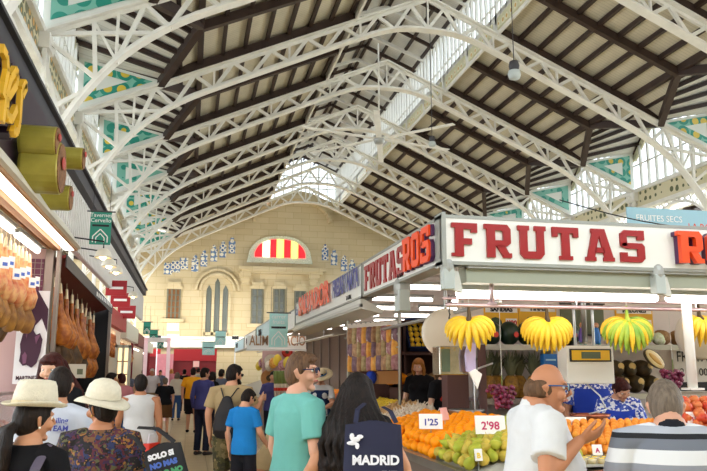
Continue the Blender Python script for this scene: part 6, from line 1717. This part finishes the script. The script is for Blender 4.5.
# ------------------------------------------------------------------ second stall (right): hanging bags, rack, counters
t = thing('long_counter', 'long steel counter of the farther stalls on the right of the aisle', 'counter', (SX, 9.5, 0))
m = MB(); m.box((.08,0,0),(.9,2.2,.84)); m.box((.08,4.1,0),(.9,24,.84)); m.build('base', M['counter_front'], t)
for ya, yb in ((0, 2.2), (4.1, 24)):
    m = MB(); m.add([(0,ya,.84),(1.1,ya,1.22),(1.1,yb,1.22),(0,yb,.84),(0,ya,.78),(1.1,ya,1.0),(1.1,yb,1.0),(0,yb,.78)], [(0,1,2,3),(0,4,5,1),(2,6,7,3),(0,3,7,4),(1,5,6,2)]); m.build('sloping_display', M['tray_white'], t)
    m = MB(); m.box((-.02,ya,.84),(.03,yb,.9)); m.build('edge', M['counter_steel'], t)
zf = lambda x, y: .86+.35*(x-SX)+.0
zs = lambda x, y: zf(x, y)
heap('onion', M['onion'], spots(2.2, 3.05, 9.6, 10.4, .1, zs), 'onion', 'tan onion on the long counter beyond the garlic', 'onions on the long counter', sc=1.1)
heap('lemon', M['lemon'], spots(2.2, 3.05, 10.5, 11.6, .1, zs), 'lemon', 'lemon in the heap on the long counter', 'lemons on the long counter', cat='lemon', sc=1.2)
heap('apricot', M['apple_red'], spots(2.2, 3.05, 13.7, 14.6, .1, zs), 'peach', 'reddish peach on the long counter before the straw-hatted vendor', 'peaches on the long counter', sc=1.35)
heap('apricot', M['plum'], spots(2.2, 2.6, 10.6, 11.5, .1, lambda x, y: zs(x, y)+.04), 'fig', 'dark fig in the front tray of the long counter', 'figs on the long counter', sc=1.2)
heap('orange', M['orange_skin'], spots(2.2, 3.05, 14.8, 15.6, .12, zs), 'tangerine', 'tangerine in the heap far along the long counter', 'tangerines on the long counter', sc=1.3)
heap('apple', M['apple_green'], spots(2.2, 3.05, 15.8, 16.8, .13, zs), 'green_apple', 'green apple in the far heap on the long counter', 'green apples on the long counter', cat='apple', sc=1.3)
heap('apple', M['apple_red'], spots(2.2, 3.05, 17, 19, .15, zs), 'red_apple', 'red apple in the farthest heap of the long counter', 'red apples on the long counter', cat='apple', sc=1.4)
heap('lemon', M['mango'], spots(2.2, 3.05, 19.4, 22, .17, zs), 'mango', 'yellow mango in the farthest heap on the right', 'mangoes on the long counter', cat='mango', sc=1.7)
# black crates under the counter
cr = None
for i in range(4):
    for j in range(3):
        if cr is None:
            cr = tag(empty('plastic_crate'), 'black plastic crate stacked against the long counter', 'crate', 'black crates below the counter')
            m = MB(); m.box((0,0,0),(.34,.5,.02)); m.build('crate_base', M['black'], cr)
            m = MB()
            for q in ((0,0,.02,.5),(.32,0,.34,.5),(0,0,.34,.02),(0,.48,.34,.5)): m.box((q[0],q[1],.02),(q[2],q[3],.08)); m.box((q[0],q[1],.12),(q[2],q[3],.2))
            m.build('crate_wall', M['darkgrey'], cr); o = cr
        else: o = copy_tree(cr)
        o.location = (1.66, 10.2+i*.56, j*.21)
# hanging packets
mat('bag_a', '8a5a3a', .5, noise_s=20, col2='caa27a'); mat('bag_b', '8a3a4a', .5, noise_s=20, col2='c8a0a0'); mat('bag_c', '5a3a4a', .5, noise_s=20, col2='9a7a8a'); mat('bag_d', 'cdb488', .5, noise_s=25, col2='8a7a4a'); mat('bag_e', 'e08a2a', .5, noise_s=20, col2='f0c060')
rr_ = thing('packet_rail', 'steel rails hung with packets of nuts and dried fruit', 'rail', (0,0,0))
m = MB()
rows_ = []
for j, py in enumerate((327, 341, 354)):
    a = at(349, py, Y=10.6); b = at(398, py-4, Y=9.6)
    m.tube([a+V((0,0,.04)), b+V((0,0,.04))], .01, 6, (0,0,1)); rows_.append((a, b))
m.build('bar', M['steel'], rr_)
m = MB(); a = at(348, 320, Y=10.6); m.tube([(a.x,10.6,1.25),(a.x,10.6,2.9)], .02, 8); a = at(399, 320, Y=9.6); m.tube([(a.x,9.6,1.25),(a.x,9.6,2.9)], .02, 8); m.build('upright', M['steel'], rr_)
protos = {}
for j, (a, b) in enumerate(rows_):
    for i in range(10):
        mm = ['bag_a','bag_b','bag_c','bag_d','bag_e'][(i*3+j*2) % 5]; p = a.lerp(b, (i+.5)/10)
        if mm not in protos:
            col = {'bag_a':'brown','bag_b':'red','bag_c':'dark purple','bag_d':'beige','bag_e':'orange'}[mm]
            t = tag(empty('nut_packet'), col+' packet among those hanging in rows beside the crate of peppers', 'packet', col+' packets on the rails'); protos[mm] = t
            m = MB(); m.tube([(0,0,-.2),(0,0,-.14),(0,0,-.06),(0,0,-.02)], [(.045,.01),(.05,.028),(.045,.02),(.04,.006)], 8, (1,0,0)); m.build('bag', M[mm], t, smooth=True)
            m = MB(); m.box((-.04,-.004,-.02),(.04,.004,.035)); m.build('header', M['card'], t); o = t
        else: o = copy_tree(protos[mm])
        o.location = p; o.rotation_euler = (0,0,random.uniform(-.5,.2)); o.scale = (1.25,1.25,1.25)
t = thing('stall_partition', 'dark wooden partition behind the hanging nut packets', 'partition', (2.75, 11.9, 0)); m = MB(); m.box((0,0,0),(.75,.06,2.4)); m.build('board', M['rack_dark'], t); m = MB(); m.box((-.03,-.02,0),(0,.08,2.45)); m.build('edge_post', M['steel'], t)  # dark board added so the gaps between the packets read dark
# pepper crate on a wooden rack
a = at(401, 352, Y=10.9); b = at(444, 352, Y=10.9)
t = thing('wooden_rack', 'dark wooden rack with shelves behind the hanging scale, holding peppers', 'rack', (a.x-.05, 10.9, 0)); w = b.x-a.x+.1
mat('rack_wood', '4e2f28', .6)
zz = [a.z, at(400, 320, Y=10.9).z, at(400, 385, Y=10.9).z]
m = MB(); m.box((0,0,0),(.06,.5,zz[1])); m.box((w-.06,0,0),(w,.5,zz[1])); m.box((.12,0.1,0),(.16,.5,zz[1])); m.build('upright', M['rack_wood'], t)
m = MB()
for z in zz: m.box((0,0,z-.04),(w,.5,z))
m.build('shelf', M['rack_wood'], t); m = MB(); m.box((0,.48,0),(w,.5,zz[1])); m.build('back_panel', M['rack_wood'], t)
t = thing('plastic_crate', 'tilted blue-black crate holding rows of yellow and red fruit', 'crate', (a.x+.12, 10.92, a.z+.02)); t.rotation_euler = (R(-35), 0, 0)
m = MB(); m.box((0,.0,0),(.6,.02,.52)); m.box((0,-.1,0),(.6,.0,.02)); m.box((0,-.1,.5),(.6,0,.52)); m.box((0,-.1,0),(.02,0,.52)); m.box((.58,-.1,0),(.6,0,.52)); m.build('crate_wall', M['apron_navy'], t)
t.rotation_euler = (R(-28), 0, 0)
Mx = t.rotation_euler.to_matrix()
for i in range(6):
    for j in range(5):
        p = V(t.location)+Mx @ V((.07+i*.092, -.05, .07+j*.096)); red = i > 3
        key = 'r' if red else 'y'
        if key not in protos: m = MB(); m.ell((0,0,0),(.044,.044,.044),10,7); protos[key] = m.build('pepper', M['tomato' if red else 'mango'], smooth=True); o = protos[key]
        else: o = protos[key].copy(); COL.objects.link(o)
        o.location = p; tag(o, ('red' if red else 'yellow-orange')+' round fruit in the tilted blue-black crate', 'fruit', ('red' if red else 'yellow')+' fruit in the tilted crate')
for i in range(5):
    m = MB(); m.ell((0,0,0),(.11,.12,.09),14,9,fn=lambda p: p*(1+.05*math.cos(8*math.atan2(p.y,p.x)))); o = m.build('pumpkin', M['melon_net' if i > 1 else 'orange_skin'], smooth=True)
    q = at(392+i*11, 379, Y=10.95); o.location = (q.x, 11.05, zz[2]+.09); tag(o, ('orange pumpkin' if i < 2 else 'tan ribbed melon')+' on the low shelf of the wooden rack', 'pumpkin' if i < 2 else 'melon', ('pumpkins' if i < 2 else 'melons')+' on the wooden rack')
# cardboard box and blue bag
mat('cardboard', 'b98450', .8)
q = at(378, 384, Y=9.9); t = thing('cardboard_box', 'open cardboard box beside the blue bag, below the packets', 'box', q); m = MB(); m.box((0,0,0),(.3,.2,.02)); m.box((0,0,.02),(.3,.01,.12)); m.box((0,.19,.02),(.3,.2,.12)); m.box((0,0,.02),(.01,.2,.12)); m.box((.29,0,.02),(.3,.2,.12)); m.build('box_wall', M['cardboard'], t); m = MB(); m.prism([(0,.12),(.3,.12),(.33,.18),(-.02,.17)], (0,-.0,0), (1,0,0), (0,0,1), (0,.008,0)); m.build('flap', M['cardboard'], t)
q = at(371, 378, Y=10.0); o = MB(); o.ell((0,0,0),(.08,.08,.09),10,8,fn=lambda p: p*(1+.12*math.sin(9*p.x*20))); b_ = o.build('blue_bag', M['apron_blue'], smooth=True); b_.location = q; tag(b_, 'crumpled bright blue plastic bag below the hanging packets', 'plastic bag')
# strawberries/garlic dishes and pink wall of the third stall
t = thing('stall_partition', 'pink tiled partition with hung plates beyond the second stall', 'partition', (at(262, 380, Y=23).x, 23, 0)); m = MB(); m.box((0,0,0),(1.0,.1,2.5)); m.build('board', M['pink_wall'], t)
m = MB(); m.box((-.02,-.02,2.5),(1.02,.12,2.56)); m.build('top_rail', M['steel'], t)
for px, py, r, mm in ((271, 361, .16, 'cream'), (269, 378, .2, 'cardboard'), (287, 352, .13, 'tomato')):
    q = at(px, py, Y=22.9); r *= 1.3; t = thing('wall_plate', {'cream': 'round cream plate on the pink partition', 'cardboard': 'round brown basket plate on the pink partition', 'tomato': 'small red plate on the pink partition'}[mm], 'plate', q)
    m = MB(); m.lathe([(.001,-.01),(r*.6,-.01),(r,-.05),(r,-.035),(r*.6,.01),(.001,.01)], n=20, axis='Y'); m.build('plate', M[mm], t, smooth=True); m = MB(); m.ell((0,-.02,0),(r*.35,.012,r*.35),12,6); m.build('centre', M['melon_brown'], t, smooth=True)
# leeks / asparagus bundle
for i in range(9):
    m = MB(); m.tube([(0,0,0),(0,0,.22)], [.03,.035], 8); 
    o = thing('leek_bunch', 'white leeks with green tops standing beside the pink wall', 'leeks', (at(276+i*3.4, 400, Y=14.5).x, 14.6, 1.2), group='leeks by the pink wall')
    m.build('stem', M['garlic'], o, smooth=True); m = MB(); m.tube([(0,0,.22),(0,0,.42)], [.035,.055], 8); m.build('leaves', M['tile_teal' if 0 else 'stem_green'], o, smooth=True); m = MB(); m.tube([(0,0,.1),(0,0,.13)], .037, 8); m.build('band', M['tomato'], o)
# orange lettering panel beyond
t = thing('stall_sign', 'pale panel with brown-orange capital letters under the canopy edge', 'sign', (at(247, 346, Y=19.4).x, 19.4, at(247, 349, Y=19.4).z)); w = at(306, 346, Y=19.4).x-at(247, 346, Y=19.4).x
m = MB(); m.box((0,0,0),(w,.06,.34)); m.build('panel', M['sign_white'], t); text('lettering', 'ALIMENTACIO', M['bag_a'], t, (.06,-.01,.03), (PI/2,0,0), .36, .004, .006, fit=w*.95)
m = MB(); m.box((-.02,-.02,-.04),(w+.02,.08,0)); m.build('frame', M['steel'], t)
# hanging produce nets over the far right stalls
for i in range(10):
    px = 222+i*4.5; Y = 26-i*1.1
    q = at(px, 366-(i % 3)*3, Y=Y); o = MB(); o.ell((0,0,0),(.12,.12,.16),10,8); b_ = o.build('produce_net', M[['lemon','bag_b','lemon','garlic','bag_e'][i % 5]], smooth=True); b_.location = (max(q.x, 2.4), Y, q.z); tag(b_, 'bright net of produce hanging over the far right counters', 'net bag', 'produce nets over the far counters')
rl = thing('hanging_rail', 'long rail carrying the produce nets over the far right counters', 'rail'); m = MB(); m.tube([(2.7,14,2.35),(2.7,30,2.35)], .02, 6, (0,0,1)); m.build('bar', M['steel'], rl); m = MB()
for k in range(5): m = MB(); m.tube([(2.7,15+k*3.5,2.35),(2.7,15+k*3.5,2.94)], .01, 6); m.build('hanger', M['steel'], rl)
mat('warm_grey', '9c8578', .7)
bp_ = thing('stall_partition', 'pale back partition running behind the farther right stalls', 'partition', (5.3, 9, 0)); m = MB(); m.box((0,0,0),(.1,26,2.9)); m.build('board', M['warm_grey'], bp_)
m = MB()
for k in range(14): m.box((-.06,k*1.9,0),(0,k*1.9+.08,2.9))
m.build('upright', M['panel_edge'], bp_)
bs = thing('back_shelves', 'two long shelves on the partition of the farther stalls', 'shelf', (4.9, 9.6, 1.5)); m = MB(); m.box((0,0,0),(.38,7,.04)); m.box((0,0,.5),(.38,7,.54)); m.build('board', M['shelf_steel'], bs); m = MB()
for k in range(5): m.box((.3,k*1.7,-.3),(.38,k*1.7+.04,.5))
m.build('bracket', M['steel'], bs)
bx = {}
for i in range(26):
    for j in range(2):
        mm = ['bag_b','bag_e','bag_d','apron_blue','tomato','lemon'][(i*5+j*3) % 6]
        if mm not in bx: m = MB(); m.box((0,0,0),(.2,.2,.28)); o = m.build('packet_box', M[mm], bevel=.01); bx[mm] = o
        else: o = bx[mm].copy(); COL.objects.link(o)
        nm = {'bag_b':'mottled red','bag_e':'orange','bag_d':'beige','apron_blue':'blue','tomato':'plain red','lemon':'yellow'}[mm]
        o.location = (4.95, 9.7+i*.26, 1.54+j*.5); tag(o, nm+' box in the rows on the back shelves', 'box', nm+' boxes on the back shelves')

# ------------------------------------------------------------------ ceiling fan, lamps, cables
c_ = at(379, 139, Y=24)
t = thing('ceiling_fan', 'large slow ceiling fan with long thin blades under the ridge', 'fan', (c_.x, 24, c_.z))
m = MB(); m.lathe([(.001,-.15),(.16,-.15),(.2,-.05),(.2,.1),(.08,.16),(.001,.16)], n=18); m.build('hub', M['steel_matt'], t, smooth=True)
m = MB(); m.tube([(0,0,.1),(0,0,13.2-c_.z)], .03, 8); m.build('rod', M['iron_white'], t, smooth=True)
for k in range(6):
    a = R(14+60*k); d = V((math.cos(a), math.sin(a), 0)); m = MB(); m.bar(d*.15, d*2.9, .2, .025); m.build('blade', M['iron_white'], t)
def pend(label, px, py, Y, top, s=1):
    p = at(px, py, Y=Y); t = thing('pendant_lamp', label, 'lamp', p)
    m = MB(); m.lathe([(.001,-.3*s),(.12*s,-.3*s),(.15*s,-.2*s),(.13*s,-.12*s)], n=16); m.build('shade', M['grey_box'], t, smooth=True)
    m = MB(); m.lathe([(.1*s,-.12*s),(.12*s,0),(.1*s,.1*s),(.03*s,.14*s),(.001,.14*s)], n=16); m.build('housing', M['darkgrey'], t, smooth=True)
    m = MB(); m.tube([(0,0,.1),(0,0,top-p.z)], .012, 6); m.build('cable', M['darkgrey'], t)
pend('grey pendant lamp on a long cable before the front truss, upper right', 514, 66, 14.5, 13.2)
pend('grey pendant lamp beyond the ceiling fan, under the second truss', 432, 139, 21.5, 13.0, .8)
t = thing('overhead_cable', 'thin dark cable sagging above the long FRUTAS sign', 'cable'); m = MB()
a, b = at(560, 200, Y=12), at(720, 231, Y=12); pts = [a.lerp(b, i/10)-V((0,0,.1*math.sin(PI*i/10))) for i in range(11)]
m.tube(pts, .012, 6, (0,0,1)); m.build('wire', M['black'], t)
# ================================================================== daylight
wd = bpy.data.worlds.new('world'); S.world = wd; wd.use_nodes = True
nt = wd.node_tree; bg = nt.nodes['Background']
bg.inputs['Color'].default_value = (.88, .95, 1, 1); bg.inputs['Strength'].default_value = 2.0
S.view_settings.view_transform = 'Standard'; S.view_settings.look = 'None'; S.view_settings.gamma = 1
S.view_settings.use_curve_mapping = False
S.view_settings.exposure = 1.5
S.cycles.max_bounces = 8; S.cycles.diffuse_bounces = 5; S.cycles.use_denoising = True
S.cycles.transparent_max_bounces = 8
